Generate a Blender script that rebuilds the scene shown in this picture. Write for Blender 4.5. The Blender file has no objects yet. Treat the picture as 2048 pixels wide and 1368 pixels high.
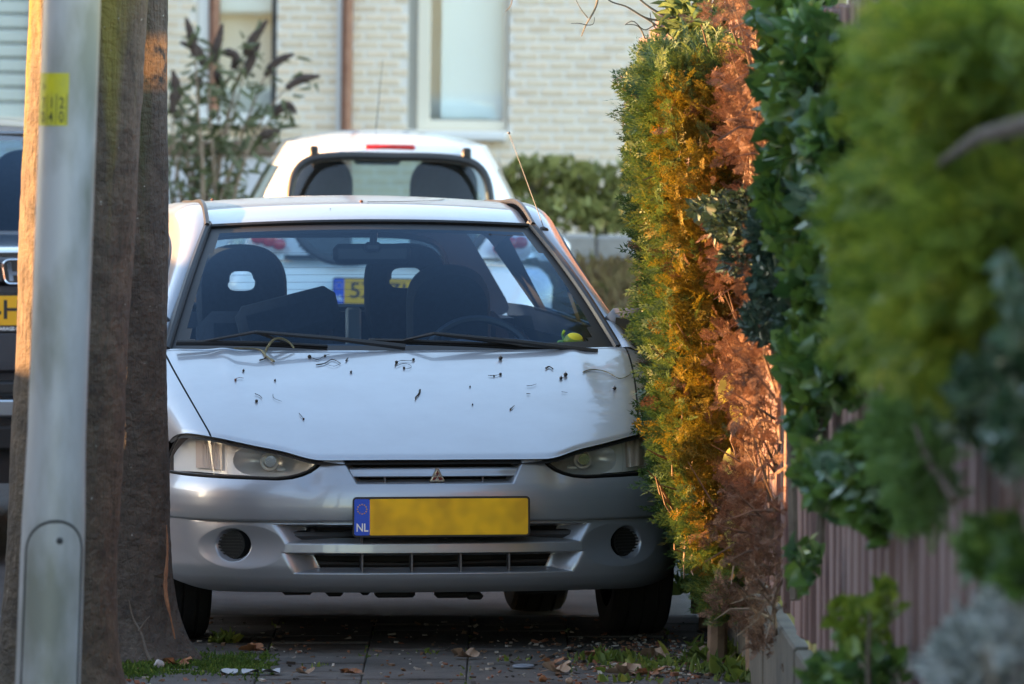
import bpy, math, random
import numpy as np

# ------------------------------------------------------------------ camera, sky, sun, exposure
SC = bpy.context.scene
COL = SC.collection
random.seed(7)
RNG = np.random.default_rng(11)
FPX, CH, HORIZON = 17066.7, 1.75, 130.0
TH = math.atan((684 - HORIZON) / FPX)

cam_data = bpy.data.cameras.new('camera')
cam = bpy.data.objects.new('camera', cam_data)
COL.objects.link(cam)
cam.location = (0, 0, CH)
cam.rotation_euler = (math.pi / 2 - TH, 0, 0)
cam_data.sensor_width = 36
cam_data.lens = 300
cam_data.clip_start = 0.5
cam_data.clip_end = 3000
cam_data.dof.use_dof = True
cam_data.dof.focus_distance = 25.7
cam_data.dof.aperture_fstop = 8.4
cam_data.dof.aperture_blades = 7
SC.camera = cam

SUN_EL, SUN_TO = math.radians(9.0), (-0.998, 0.06)      # horizontal direction towards the sun
world = bpy.data.worlds.new('World')
SC.world = world
world.use_nodes = True
wn = world.node_tree
wn.nodes.clear()
w_out = wn.nodes.new('ShaderNodeOutputWorld')
w_bg = wn.nodes.new('ShaderNodeBackground')
w_sky = wn.nodes.new('ShaderNodeTexSky')
w_sky.sky_type = 'NISHITA'
w_sky.sun_disc = False
w_sky.sun_elevation = SUN_EL
w_sky.sun_rotation = math.atan2(SUN_TO[0], SUN_TO[1])
w_sky.air_density = 1.0
w_sky.dust_density = 0.8
w_sky.ozone_density = 1.5
w_bg.inputs['Strength'].default_value = 0.15
wn.links.new(w_sky.outputs[0], w_bg.inputs[0])
wn.links.new(w_bg.outputs[0], w_out.inputs[0])

sun_data = bpy.data.lights.new('sun', 'SUN')
sun_data.energy = 5.0
sun_data.angle = math.radians(0.6)
sun_data.color = (1.0, 0.56, 0.24)
sun = bpy.data.objects.new('sun', sun_data)
COL.objects.link(sun)
sun.location = (-30, 25, 20)
ce = math.cos(SUN_EL)
from mathutils import Vector, Matrix
sun.rotation_euler = Vector((SUN_TO[0] * ce, SUN_TO[1] * ce, math.sin(SUN_EL))).to_track_quat('Z', 'Y').to_euler()

SC.view_settings.view_transform = 'Standard'
SC.view_settings.look = 'None'
SC.view_settings.exposure = 3.05
SC.view_settings.gamma = 1.0
SC.view_settings.use_curve_mapping = False
SC.view_settings.use_white_balance = True        # the photograph is balanced for open shade
SC.view_settings.white_balance_temperature = 7300
SC.view_settings.white_balance_tint = 14
try:
    SC.cycles.max_bounces = 10
    SC.cycles.transparent_max_bounces = 24
    SC.cycles.use_denoising = True
except Exception:
    pass

# ------------------------------------------------------------------ helpers: measuring
def P(px, py, D):
    """world point seen at photo pixel (2048 wide) at distance D along Y"""
    a = (px - 1024) / FPX
    b = (684 - py) / FPX
    t = D / (math.cos(TH) + b * math.sin(TH))
    return np.array((a * t, D, CH + t * (-math.sin(TH) + b * math.cos(TH))))

def proj(W):
    W = np.asarray(W, float)
    x, y, z = W[..., 0], W[..., 1], W[..., 2] - CH
    dep = y * math.cos(TH) - z * math.sin(TH)
    up = y * math.sin(TH) + z * math.cos(TH)
    return 1024 + FPX * x / dep, 684 - FPX * up / dep

# ------------------------------------------------------------------ helpers: curves
def pchip(xs, ys):
    xs = np.asarray(xs, float); ys = np.asarray(ys, float)
    h = np.diff(xs); d = np.diff(ys) / h
    m = np.zeros(len(xs))
    for i in range(1, len(xs) - 1):
        if d[i - 1] * d[i] > 0:
            w1 = 2 * h[i] + h[i - 1]; w2 = h[i] + 2 * h[i - 1]
            m[i] = (w1 + w2) / (w1 / d[i - 1] + w2 / d[i])
    m[0], m[-1] = d[0], d[-1]
    def f(x):
        x = np.asarray(x, float)
        k = np.clip(np.searchsorted(xs, x) - 1, 0, len(xs) - 2)
        t = (x - xs[k]) / h[k]
        return ((1 + 2 * t) * (1 - t) ** 2 * ys[k] + t * (1 - t) ** 2 * h[k] * m[k]
                + t * t * (3 - 2 * t) * ys[k + 1] + t * t * (t - 1) * h[k] * m[k + 1])
    return f

def cubic(xs, ys):
    """natural cubic spline"""
    xs = np.asarray(xs, float); ys = np.asarray(ys, float)
    n = len(xs); h = np.diff(xs)
    A = np.eye(n); r = np.zeros(n)
    for i in range(1, n - 1):
        A[i, i - 1] = h[i - 1]; A[i, i] = 2 * (h[i - 1] + h[i]); A[i, i + 1] = h[i]
        r[i] = 6 * ((ys[i + 1] - ys[i]) / h[i] - (ys[i] - ys[i - 1]) / h[i - 1])
    M = np.linalg.solve(A, r)
    def f(x):
        x = np.asarray(x, float)
        k = np.clip(np.searchsorted(xs, x) - 1, 0, n - 2)
        a = xs[k + 1] - x; b = x - xs[k]
        return (M[k] * a ** 3 + M[k + 1] * b ** 3) / (6 * h[k]) + (ys[k] / h[k] - M[k] * h[k] / 6) * a + (ys[k + 1] / h[k] - M[k + 1] * h[k] / 6) * b
    return f

def curve(pts, n):
    pts = np.asarray(pts, float)
    if len(pts) == 2:
        t = np.linspace(0, 1, n)[:, None]
        return pts[0] * (1 - t) + pts[1] * t
    s = np.r_[0, np.cumsum(np.linalg.norm(np.diff(pts, axis=0), axis=1))]
    t = np.linspace(0, s[-1], n)
    return np.stack([cubic(s, pts[:, k])(t) for k in range(pts.shape[1])], 1)

def sstep(a):
    a = np.clip(a, 0, 1)
    return a * a * (3 - 2 * a)

def lerp(a, b, t):
    return a + (b - a) * t

# ------------------------------------------------------------------ helpers: meshes
def link(o, parent=None):
    COL.objects.link(o)
    if parent is not None:
        o.parent = parent
    return o

def tag(o, label=None, cat=None, group=None, kind=None):
    if label: o['label'] = label
    if cat: o['category'] = cat
    if group: o['group'] = group
    if kind: o['kind'] = kind
    return o

def empty(name, loc=(0, 0, 0), rz=0.0, label=None, cat=None, group=None):
    o = bpy.data.objects.new(name, None)
    o.empty_display_size = 0.1
    link(o)
    o.location = loc
    o.rotation_euler = (0, 0, rz)
    return tag(o, label, cat, group)

class MB:
    """collects pieces of ONE mesh"""
    def __init__(self):
        self.v = []; self.f = []; self.m = []; self.n = 0
    def add(self, V, F, mi=0):
        V = np.asarray(V, float)
        self.v.append(V)
        for q in F:
            self.f.append(tuple(int(i) + self.n for i in q)); self.m.append(mi)
        self.n += len(V)
        return self
    def grid(self, G, mi=0, keep=None, flip=False, closed=False, mimap=None):
        n, m = G.shape[:2]
        F = []; M = []
        for i in range(n - 1):
            for j in range(m - 1 if not closed else m):
                if keep is not None and not keep[i, j]:
                    continue
                j2 = (j + 1) % m
                q = (i * m + j, i * m + j2, (i + 1) * m + j2, (i + 1) * m + j)
                F.append(q[::-1] if flip else q)
                M.append(mi if mimap is None else int(mimap[i, j]))
        self.v.append(G.reshape(-1, 3))
        for q, k in zip(F, M):
            self.f.append(tuple(a + self.n for a in q)); self.m.append(k)
        self.n += n * m
        return self
    def box(self, c, s, rot=None, mi=0, bev=0.0):
        c = np.asarray(c, float); h = np.asarray(s, float) / 2
        if bev <= 0:
            V = np.array([(sx, sy, sz) for sx in (-1, 1) for sy in (-1, 1) for sz in (-1, 1)], float) * h
            F = [(0, 1, 3, 2), (4, 6, 7, 5), (0, 4, 5, 1), (2, 3, 7, 6), (0, 2, 6, 4), (1, 5, 7, 3)]
        else:
            b = min(bev, h.min() * .95)
            V = []; idx = {}
            for sx in (-1, 1):
                for sy in (-1, 1):
                    for sz in (-1, 1):
                        for ax in range(3):
                            p = np.array((sx, sy, sz), float) * (h - b)
                            p[ax] = (sx, sy, sz)[ax] * h[ax]
                            idx[(sx, sy, sz, ax)] = len(V); V.append(p)
            V = np.array(V)
            F = []
            for ax in range(3):
                o1, o2 = [(1, 2), (2, 0), (0, 1)][ax]
                for s_ in (-1, 1):
                    q = []
                    for a, b2 in ((-1, -1), (1, -1), (1, 1), (-1, 1)):
                        k = [0, 0, 0]; k[ax] = s_; k[o1] = a; k[o2] = b2
                        q.append(idx[(*k, ax)])
                    F.append(tuple(q) if s_ > 0 else tuple(q[::-1]))
                for a in (-1, 1):
                    for b2 in (-1, 1):
                        def key(t, w):
                            k = [0, 0, 0]; k[ax] = t; k[o1] = a; k[o2] = b2
                            return idx[(*k, w)]
                        q = (key(-1, o1), key(1, o1), key(1, o2), key(-1, o2))
                        F.append(q if a * b2 < 0 else q[::-1])
            for sx in (-1, 1):
                for sy in (-1, 1):
                    for sz in (-1, 1):
                        q = tuple(idx[(sx, sy, sz, a)] for a in range(3))
                        F.append(q if sx * sy * sz > 0 else q[::-1])
        if rot is not None:
            V = V @ np.asarray(rot).T
        return self.add(V + c, F, mi)
    def tube(self, path, r, n=8, mi=0, caps=True):
        path = np.asarray(path, float)
        k = len(path)
        r = np.broadcast_to(np.asarray(r, float), (k,))
        T = np.gradient(path, axis=0)
        T /= np.linalg.norm(T, axis=1)[:, None] + 1e-12
        up = np.array((0, 0, 1.)) if abs(T[0][2]) < .9 else np.array((1., 0, 0))
        rings = []
        a = np.linspace(0, 2 * math.pi, n, endpoint=False)
        for i in range(k):
            s = np.cross(T[i], up); s /= np.linalg.norm(s) + 1e-12
            up = np.cross(s, T[i])
            rings.append(path[i] + r[i] * (np.cos(a)[:, None] * s + np.sin(a)[:, None] * up))
        G = np.array(rings)
        base = self.n
        self.grid(G, mi, closed=True, flip=True)
        if caps:
            self.f.append(tuple(base + i for i in range(n))); self.m.append(mi)
            self.f.append(tuple(base + (k - 1) * n + i for i in range(n))[::-1]); self.m.append(mi)
        return self
    def ball(self, c, r, n=10, mi=0):
        r = np.broadcast_to(np.asarray(r, float), (3,))
        th = np.linspace(0, math.pi, n)[:, None]; ph = np.linspace(0, 2 * math.pi, n * 2, endpoint=False)[None]
        G = np.stack([np.sin(th) * np.cos(ph), np.sin(th) * np.sin(ph), np.cos(th) + 0 * ph], -1) * r + np.asarray(c, float)
        return self.grid(G, mi, closed=True, flip=False)
    def lathe(self, prof, c, axis='x', n=40, mi=0):
        prof = np.asarray(prof, float)      # (along axis, radius)
        a = np.linspace(0, 2 * math.pi, n, endpoint=False)
        R = prof[:, 1][:, None]; A = prof[:, 0][:, None] + 0 * a[None]
        C1, S1 = R * np.cos(a), R * np.sin(a)
        G = {'x': np.stack([A, C1, S1], -1), 'y': np.stack([C1, A, S1], -1), 'z': np.stack([C1, S1, A], -1)}[axis] + np.asarray(c, float)
        return self.grid(G, mi, closed=True, flip=(axis == 'y'))
    def poly(self, pts, thick, axis=1, mi=0):
        """flat outline (N,3) extruded along axis by thick"""
        A = np.asarray(pts, float); B = A.copy(); B[:, axis] += thick
        n = len(A)
        F = [tuple(range(n)), tuple(range(2 * n - 1, n - 1, -1))] + [(i, i + n, (i + 1) % n + n, (i + 1) % n) for i in range(n)]
        return self.add(np.r_[A, B], F, mi)
    def build(self, name, mat, parent=None, smooth=True, angle=40):
        me = bpy.data.meshes.new(name)
        V = np.concatenate(self.v) if self.v else np.zeros((0, 3))
        me.from_pydata(V.tolist(), [], self.f)
        mats = mat if isinstance(mat, (list, tuple)) else [mat]
        for m_ in mats:
            me.materials.append(m_)
        if len(mats) > 1:
            me.polygons.foreach_set('material_index', self.m)
        if smooth:
            me.polygons.foreach_set('use_smooth', [True] * len(me.polygons))
            if angle:
                me.set_sharp_from_angle(angle=math.radians(angle))
        me.update()
        return link(bpy.data.objects.new(name, me), parent)

def fast_quads(name, V, Q, mat, parent=None, smooth=False):
    """big numpy mesh of quads (or tris)"""
    me = bpy.data.meshes.new(name)
    V = np.ascontiguousarray(V, np.float32); Q = np.ascontiguousarray(Q, np.int32)
    k = Q.shape[1]
    me.vertices.add(len(V)); me.vertices.foreach_set('co', V.ravel())
    me.loops.add(Q.size); me.loops.foreach_set('vertex_index', Q.ravel())
    me.polygons.add(len(Q)); me.polygons.foreach_set('loop_start', np.arange(0, Q.size, k, dtype=np.int32))
    if smooth:
        me.polygons.foreach_set('use_smooth', [True] * len(Q))
    me.update(calc_edges=True); me.validate()
    me.materials.append(mat)
    return link(bpy.data.objects.new(name, me), parent)

def rotm(ax, a):
    c, s = math.cos(a), math.sin(a)
    return np.array({'x': [[1, 0, 0], [0, c, -s], [0, s, c]], 'y': [[c, 0, s], [0, 1, 0], [-s, 0, c]], 'z': [[c, -s, 0], [s, c, 0], [0, 0, 1]]}[ax])

def text_mesh(s, size, bold=0.0):
    """flat letters as arrays: x along the line, y up, centred"""
    cu = bpy.data.curves.new('lettering', 'FONT')
    cu.body = s; cu.size = size; cu.align_x = 'CENTER'; cu.align_y = 'CENTER'
    cu.resolution_u = 3
    cu.offset = bold
    o = bpy.data.objects.new('lettering', cu)
    COL.objects.link(o)
    dg = bpy.context.evaluated_depsgraph_get()
    dg.update()
    me = o.evaluated_get(dg).to_mesh()
    V = np.array([v.co[:] for v in me.vertices]) if len(me.vertices) else np.zeros((0, 3))
    F = [tuple(p.vertices) for p in me.polygons]
    o.evaluated_get(dg).to_mesh_clear()
    bpy.data.objects.remove(o)
    bpy.data.curves.remove(cu)
    return V, F

# ------------------------------------------------------------------ helpers: materials
def nt(name):
    m = bpy.data.materials.new(name)
    m.use_nodes = True
    t = m.node_tree
    return m, t, t.nodes['Principled BSDF'], t.nodes['Material Output']

def pm(name, col, rough=0.5, metal=0.0, coat=0.0, col2=None, scale=8.0, bump=0.0, bscale=None, spec=0.5, stretch=None, detail=5, emit=None, rvar=0.0, ramp=(0.35, 0.65)):
    m, t, b, out = nt(name)
    b.inputs['Base Color'].default_value = (*col, 1)
    b.inputs['Roughness'].default_value = rough
    b.inputs['Metallic'].default_value = metal
    b.inputs['Coat Weight'].default_value = coat
    b.inputs['Coat Roughness'].default_value = 0.04
    b.inputs['Specular IOR Level'].default_value = spec
    if col2 is not None or bump or rvar:
        tc = t.nodes.new('ShaderNodeTexCoord')
        mp = t.nodes.new('ShaderNodeMapping')
        if stretch: mp.inputs['Scale'].default_value = stretch
        t.links.new(tc.outputs['Object'], mp.inputs[0])
        n1 = t.nodes.new('ShaderNodeTexNoise')
        n1.inputs['Scale'].default_value = scale; n1.inputs['Detail'].default_value = detail
        n1.inputs['Roughness'].default_value = 0.65
        t.links.new(mp.outputs[0], n1.inputs[0])
        if col2 is not None:
            r = t.nodes.new('ShaderNodeValToRGB')
            r.color_ramp.elements[0].position, r.color_ramp.elements[1].position = ramp
            r.color_ramp.elements[0].color = (*col, 1); r.color_ramp.elements[1].color = (*col2, 1)
            t.links.new(n1.outputs[0], r.inputs[0])
            t.links.new(r.outputs[0], b.inputs['Base Color'])
        if rvar:
            mr = t.nodes.new('ShaderNodeMapRange')
            mr.inputs[3].default_value = max(0, rough - rvar); mr.inputs[4].default_value = min(1, rough + rvar)
            t.links.new(n1.outputs[0], mr.inputs[0]); t.links.new(mr.outputs[0], b.inputs['Roughness'])
        if bump:
            n2 = t.nodes.new('ShaderNodeTexNoise')
            n2.inputs['Scale'].default_value = bscale or scale * 4; n2.inputs['Detail'].default_value = 6
            t.links.new(mp.outputs[0], n2.inputs[0])
            bp = t.nodes.new('ShaderNodeBump')
            bp.inputs['Strength'].default_value = min(1.0, bump); bp.inputs['Distance'].default_value = 0.01
            t.links.new(n2.outputs[0], bp.inputs['Height']); t.links.new(bp.outputs[0], b.inputs['Normal'])
    if emit:
        b.inputs['Emission Color'].default_value = (*emit[:3], 1); b.inputs['Emission Strength'].default_value = emit[3]
    return m

def glass_mat(name, tint=(0.75, 0.85, 0.85), ior=1.5, rough=0.0, dust=0.0, refl=(1, 1, 1)):
    m, t, b, out = nt(name)
    t.nodes.remove(b)
    tr = t.nodes.new('ShaderNodeBsdfTransparent'); tr.inputs[0].default_value = (*tint, 1)
    gl = t.nodes.new('ShaderNodeBsdfGlossy'); gl.inputs['Roughness'].default_value = rough; gl.inputs[0].default_value = (*refl, 1)
    fr = t.nodes.new('ShaderNodeFresnel')
    gb_ = t.nodes.new('ShaderNodeNewGeometry'); im = t.nodes.new('ShaderNodeMapRange')      # same reflectance from either side of a thin pane
    im.inputs[3].default_value = ior; im.inputs[4].default_value = 1 / ior
    t.links.new(gb_.outputs['Backfacing'], im.inputs[0]); t.links.new(im.outputs[0], fr.inputs[0])
    mx = t.nodes.new('ShaderNodeMixShader')
    t.links.new(fr.outputs[0], mx.inputs[0]); t.links.new(tr.outputs[0], mx.inputs[1]); t.links.new(gl.outputs[0], mx.inputs[2])
    last = mx
    if dust:
        df = t.nodes.new('ShaderNodeBsdfDiffuse'); df.inputs[0].default_value = (0.5, 0.5, 0.48, 1)
        tc = t.nodes.new('ShaderNodeTexCoord'); ns = t.nodes.new('ShaderNodeTexNoise'); ns.inputs['Scale'].default_value = 5; ns.inputs['Detail'].default_value = 8
        t.links.new(tc.outputs['Object'], ns.inputs[0])
        ma = t.nodes.new('ShaderNodeMath'); ma.operation = 'MULTIPLY'; ma.inputs[1].default_value = dust
        t.links.new(ns.outputs[0], ma.inputs[0])
        m2 = t.nodes.new('ShaderNodeMixShader')
        t.links.new(ma.outputs[0], m2.inputs[0]); t.links.new(mx.outputs[0], m2.inputs[1]); t.links.new(df.outputs[0], m2.inputs[2])
        last = m2
    t.links.new(last.outputs[0], out.inputs[0])
    return m

def leaf_mat(name, c1, c2, c3=None, rough=0.5, trans=0.35, nscale=6.0, spec=0.4):
    """foliage: each leaf island its own tone, drifting in clumps, some light through"""
    m, t, b, out = nt(name)
    geo = t.nodes.new('ShaderNodeNewGeometry')
    tc = t.nodes.new('ShaderNodeTexCoord')
    ns = t.nodes.new('ShaderNodeTexNoise'); ns.inputs['Scale'].default_value = nscale; ns.inputs['Detail'].default_value = 3
    t.links.new(tc.outputs['Object'], ns.inputs[0])
    a = t.nodes.new('ShaderNodeMath'); a.operation = 'MULTIPLY_ADD'; a.inputs[1].default_value = 0.55; a.inputs[2].default_value = -0.25
    t.links.new(geo.outputs['Random Per Island'], a.inputs[0])
    s = t.nodes.new('ShaderNodeMath'); s.operation = 'ADD'
    t.links.new(a.outputs[0], s.inputs[0]); t.links.new(ns.outputs[0], s.inputs[1])
    r = t.nodes.new('ShaderNodeValToRGB')
    r.color_ramp.elements[0].position = 0.25; r.color_ramp.elements[1].position = 0.75
    r.color_ramp.elements[0].color = (*c1, 1); r.color_ramp.elements[1].color = (*c2, 1)
    if c3:
        e = r.color_ramp.elements.new(0.88); e.color = (*c3, 1)
    t.links.new(s.outputs[0], r.inputs[0])
    t.links.new(r.outputs[0], b.inputs['Base Color'])
    b.inputs['Roughness'].default_value = rough
    b.inputs['Specular IOR Level'].default_value = spec
    tl = t.nodes.new('ShaderNodeBsdfTranslucent')
    t.links.new(r.outputs[0], tl.inputs[0])
    mx = t.nodes.new('ShaderNodeMixShader'); mx.inputs[0].default_value = trans
    t.links.new(b.outputs[0], mx.inputs[1]); t.links.new(tl.outputs[0], mx.inputs[2]); t.links.new(mx.outputs[0], out.inputs[0])
    return m

BLACK = pm('black_plastic', (0.012, 0.012, 0.013), 0.45)
BLACKM = pm('black_matt', (0.008, 0.008, 0.008), 0.8)
RUBBER = pm('tyre_rubber', (0.014, 0.014, 0.014), 0.75, bump=0.2, bscale=60)
CHROME = pm('chrome', (0.8, 0.8, 0.8), 0.08, 1.0)
SATIN = pm('satin_reflector', (0.72, 0.73, 0.74), 0.22, 1.0)
PLATE_Y = pm('plate_yellow', (0.72, 0.36, 0.005), 0.4)
PLATE_B = pm('plate_blue', (0.006, 0.08, 0.55), 0.4)
WHITE_P = pm('white_print', (0.8, 0.8, 0.8), 0.5)
TRIM = pm('interior_trim', (0.010, 0.012, 0.016), 0.7, bump=0.1, bscale=200)
CLOTH = pm('seat_cloth', (0.008, 0.010, 0.015), 0.9, col2=(0.014, 0.017, 0.024), scale=60)

# ------------------------------------------------------------------ ground
def paver_mat():
    m, t, b, out = nt('concrete_paver')
    tc = t.nodes.new('ShaderNodeTexCoord')
    geo = t.nodes.new('ShaderNodeNewGeometry')
    n1 = t.nodes.new('ShaderNodeTexNoise'); n1.inputs['Scale'].default_value = 3.0; n1.inputs['Detail'].default_value = 8; n1.inputs['Roughness'].default_value = .7
    n2 = t.nodes.new('ShaderNodeTexNoise'); n2.inputs['Scale'].default_value = 70; n2.inputs['Detail'].default_value = 8; n2.inputs['Roughness'].default_value = .8
    t.links.new(geo.outputs['Position'], n1.inputs[0]); t.links.new(geo.outputs['Position'], n2.inputs[0])
    r = t.nodes.new('ShaderNodeValToRGB')
    r.color_ramp.elements[0].position = .3; r.color_ramp.elements[0].color = (.036, .034, .032, 1)
    r.color_ramp.elements[1].position = .72; r.color_ramp.elements[1].color = (.105, .098, .092, 1)
    t.links.new(n1.outputs[0], r.inputs[0])
    mx = t.nodes.new('ShaderNodeMix'); mx.data_type = 'RGBA'; mx.blend_type = 'OVERLAY'; mx.inputs[0].default_value = .7
    t.links.new(r.outputs[0], mx.inputs[6]); t.links.new(n2.outputs[0], mx.inputs[7])
    t.links.new(mx.outputs[2], b.inputs['Base Color'])
    b.inputs['Roughness'].default_value = .9; b.inputs['Specular IOR Level'].default_value = .2
    bp = t.nodes.new('ShaderNodeBump'); bp.inputs['Strength'].default_value = .5; bp.inputs['Distance'].default_value = .010
    t.links.new(n2.outputs[0], bp.inputs['Height']); t.links.new(bp.outputs[0], b.inputs['Normal'])
    return m
PAVER = paver_mat()
SOIL = pm('joint_soil', (0.018, 0.016, 0.012), 0.95, col2=(0.045, 0.05, 0.018), scale=9, bump=0.6, bscale=90)
ASPHALT = pm('asphalt', (0.045, 0.043, 0.042), 0.95, col2=(0.075, 0.071, 0.067), scale=2.5, spec=.15, bump=0.5, bscale=150)
KERB = pm('kerb_concrete', (0.05, 0.048, 0.044), 0.8, col2=(0.09, 0.085, 0.08), scale=6, bump=0.3)

KERB_Y = 27.0
gm = MB().add([(-400, 20.6, -.009), (6, 20.6, -.009), (6, KERB_Y, -.009), (-400, KERB_Y, -.009)], [(0, 1, 2, 3)])
pavement = tag(gm.build('pavement', SOIL, smooth=False), 'damp grey slab pavement the silver car stands on', kind='structure')
gm = MB().add([(-400, -400, -.009), (400, -400, -.009), (400, 20.6, -.009), (-400, 20.6, -.009)], [(0, 1, 2, 3)])
tag(gm.build('bounce_ground', pm('pale_bounce_ground', (.32, .31, .29), .85, col2=(.38, .37, .35), scale=3, bump=.3, bscale=50), smooth=False), 'unseen ground before the slabs, made pale to bounce light onto the bumper', kind='structure')  # unseen ground, added this pale to throw light up onto the bumper
gm = MB().add([(-400, KERB_Y, -.085), (400, KERB_Y, -.085), (400, 1500, -.085), (-400, 1500, -.085), (6, 20.6, -.085), (400, 20.6, -.085), (400, KERB_Y, -.085), (6, KERB_Y, -.085)], [(0, 1, 2, 3), (4, 5, 6, 7)])
road = tag(gm.build('road', ASPHALT, smooth=False), 'grey asphalt road beyond the kerb', kind='structure')
kb = MB()
for i in range(-8, 9):
    kb.box((i * 1.0 + .1, KERB_Y + .06, -.052), (.992, .14, .105), bev=.012)
kerb = tag(kb.build('kerb', KERB, smooth=False), 'weathered concrete kerb under the silver car', kind='structure')

pv = MB().box((0, 0, -.03), (.297, .297, .06), bev=.003)
pv0 = pv.build('paver', PAVER, pavement, smooth=False)
first = True
for j in range(24):
    for i in range(-5, 3):
        x = i * .3 + .02; y = 20.85 + j * .3
        if y > KERB_Y - .14 or (x < -.95 and 24.4 < y < 25.4):
            continue
        o = pv0 if first else pv0.copy()
        if not first: link(o, pavement)
        first = False
        o.location = (x, y, RNG.uniform(-.004, .003))
        o.rotation_euler = (RNG.normal(0, .006), RNG.normal(0, .006), RNG.normal(0, .004))

# ------------------------------------------------------------------ the silver hatchback
CAR_X, CAR_Y, CAR_A = (872 - 1024) * 25.4 / FPX, 25.4, math.radians(7.3)
SA, CA = math.sin(CAR_A), math.cos(CAR_A)
def c2w(V):
    V = np.asarray(V, float)
    return np.stack([CAR_X + V[..., 0] * CA - V[..., 1] * SA, CAR_Y + V[..., 0] * SA + V[..., 1] * CA, V[..., 2]], -1)
def CL(px, py, y):
    x = 0.0
    for _ in range(12):
        W = P(px, py, CAR_Y + x * SA + y * CA)
        x = (W[0] - CAR_X + y * SA) / CA
    return np.array((x, y, W[2]))

def paint_mat():
    m, t, b, out = nt('silver_paint')
    b.inputs['Base Color'].default_value = (.60, .615, .65, 1)
    b.inputs['Metallic'].default_value = .5
    b.inputs['Roughness'].default_value = .33
    b.inputs['Coat Weight'].default_value = .6
    b.inputs['Coat Roughness'].default_value = .03
    tc = t.nodes.new('ShaderNodeTexCoord')
    n1 = t.nodes.new('ShaderNodeTexNoise'); n1.inputs['Scale'].default_value = 5; n1.inputs['Detail'].default_value = 8; n1.inputs['Roughness'].default_value = .7
    t.links.new(tc.outputs['Object'], n1.inputs[0])
    mr = t.nodes.new('ShaderNodeMapRange'); mr.inputs[1].default_value = .35; mr.inputs[2].default_value = .7; mr.inputs[3].default_value = .31; mr.inputs[4].default_value = .37
    t.links.new(n1.outputs[0], mr.inputs[0]); t.links.new(mr.outputs[0], b.inputs['Roughness'])
    r = t.nodes.new('ShaderNodeValToRGB')
    r.color_ramp.elements[0].position = .3; r.color_ramp.elements[0].color = (.285, .308, .345, 1)
    r.color_ramp.elements[1].position = .75; r.color_ramp.elements[1].color = (.265, .285, .315, 1)
    t.links.new(n1.outputs[0], r.inputs[0]); t.links.new(r.outputs[0], b.inputs['Base Color'])
    return m
PAINT = paint_mat()
GLASS = glass_mat('window_glass', (.54, .70, .84), 1.33, refl=(.50, .74, 1.0))
GLASS_B = glass_mat('rear_glass', (.72, .84, .84), 1.5)

car = empty('parked_car', (CAR_X, CAR_Y, 0), CAR_A, 'silver three-door hatchback with twigs on its bonnet, parked nose to the camera', 'car')

# --- hood and front wings as one smooth surface, cut along the shut line
def zc(y):
    u = (np.asarray(y) - .055) / .92
    return .576 + .294 * (1.25 * u - .25 * u * u)
_xf = pchip([0, .4, .55, .68, .8, .9, 1], [0, .335, .452, .55, .648, .718, .762])
_yf = pchip([0, .4, .55, .68, .8, .9, 1], [.055, .066, .14, .20, .275, .385, .52])
_xr = pchip([0, .4, .8, .9, 1], [0, .36, .722, .79, .835])
_yr = pchip([0, .4, .8, 1], [.98, 1.0, 1.075, 1.10])
def hood_pt(u, v):
    a = np.abs(u); s = np.sign(u)
    y = _yf(a) + (_yr(a) - _yf(a)) * v
    x = _xf(a) + (_xr(a) - _xf(a)) * (1 - (1 - v) ** 1.5)
    k = np.clip((a - .74) / .27, 0, .97)
    drop = .016 * (a / .8) ** 2 + .17 * (1 - np.sqrt(1 - k * k))
    # the raised crease that runs from each front pillar towards the lamps
    cr = .006 * np.exp(-((a - (.64 - .05 * v)) / .035) ** 2) * sstep((v - .25) / .6)
    # a shallow step along the rear of the bonnet
    lip = -.004 * sstep((v - .955) / .03)
    rollf = -.004 * (1 - sstep(v / .045)) ** 2
    return np.stack([s * x, y, zc(y) - drop + cr + lip + rollf], -1)
UC, GAP = .80, .0075
vv = np.r_[np.linspace(0, .06, 12)[:-1], np.linspace(.06, .94, 60)[:-1], np.linspace(.94, 1, 14)]
def hood_grid(us, dz=0.0):
    U, V_ = np.meshgrid(us, vv, indexing='ij')
    G = hood_pt(U, V_)
    G[..., 2] += dz
    return G
hg = hood_grid(np.linspace(-UC + GAP / 2, UC - GAP / 2, 150))
hm = MB().grid(hg, flip=True)
edge = hg[:, 0].copy(); e2 = edge + np.array((0, .014, -.004))
hm.grid(np.stack([e2, edge], 1), flip=True)
hood = hm.build('bonnet', PAINT, car)
HOOD_W = c2w(hg).reshape(-1, 3)
wing_us = UC + GAP / 2 + (1 - UC - GAP / 2) * np.linspace(0, 1, 34)
ul = hood_grid(np.linspace(-.97, .97, 60), -.014)
MB().grid(ul, flip=True).build('bonnet_dark_underlay', BLACKM, car)  # black sheet added under the bonnet to stop light leaking through the gaps

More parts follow.
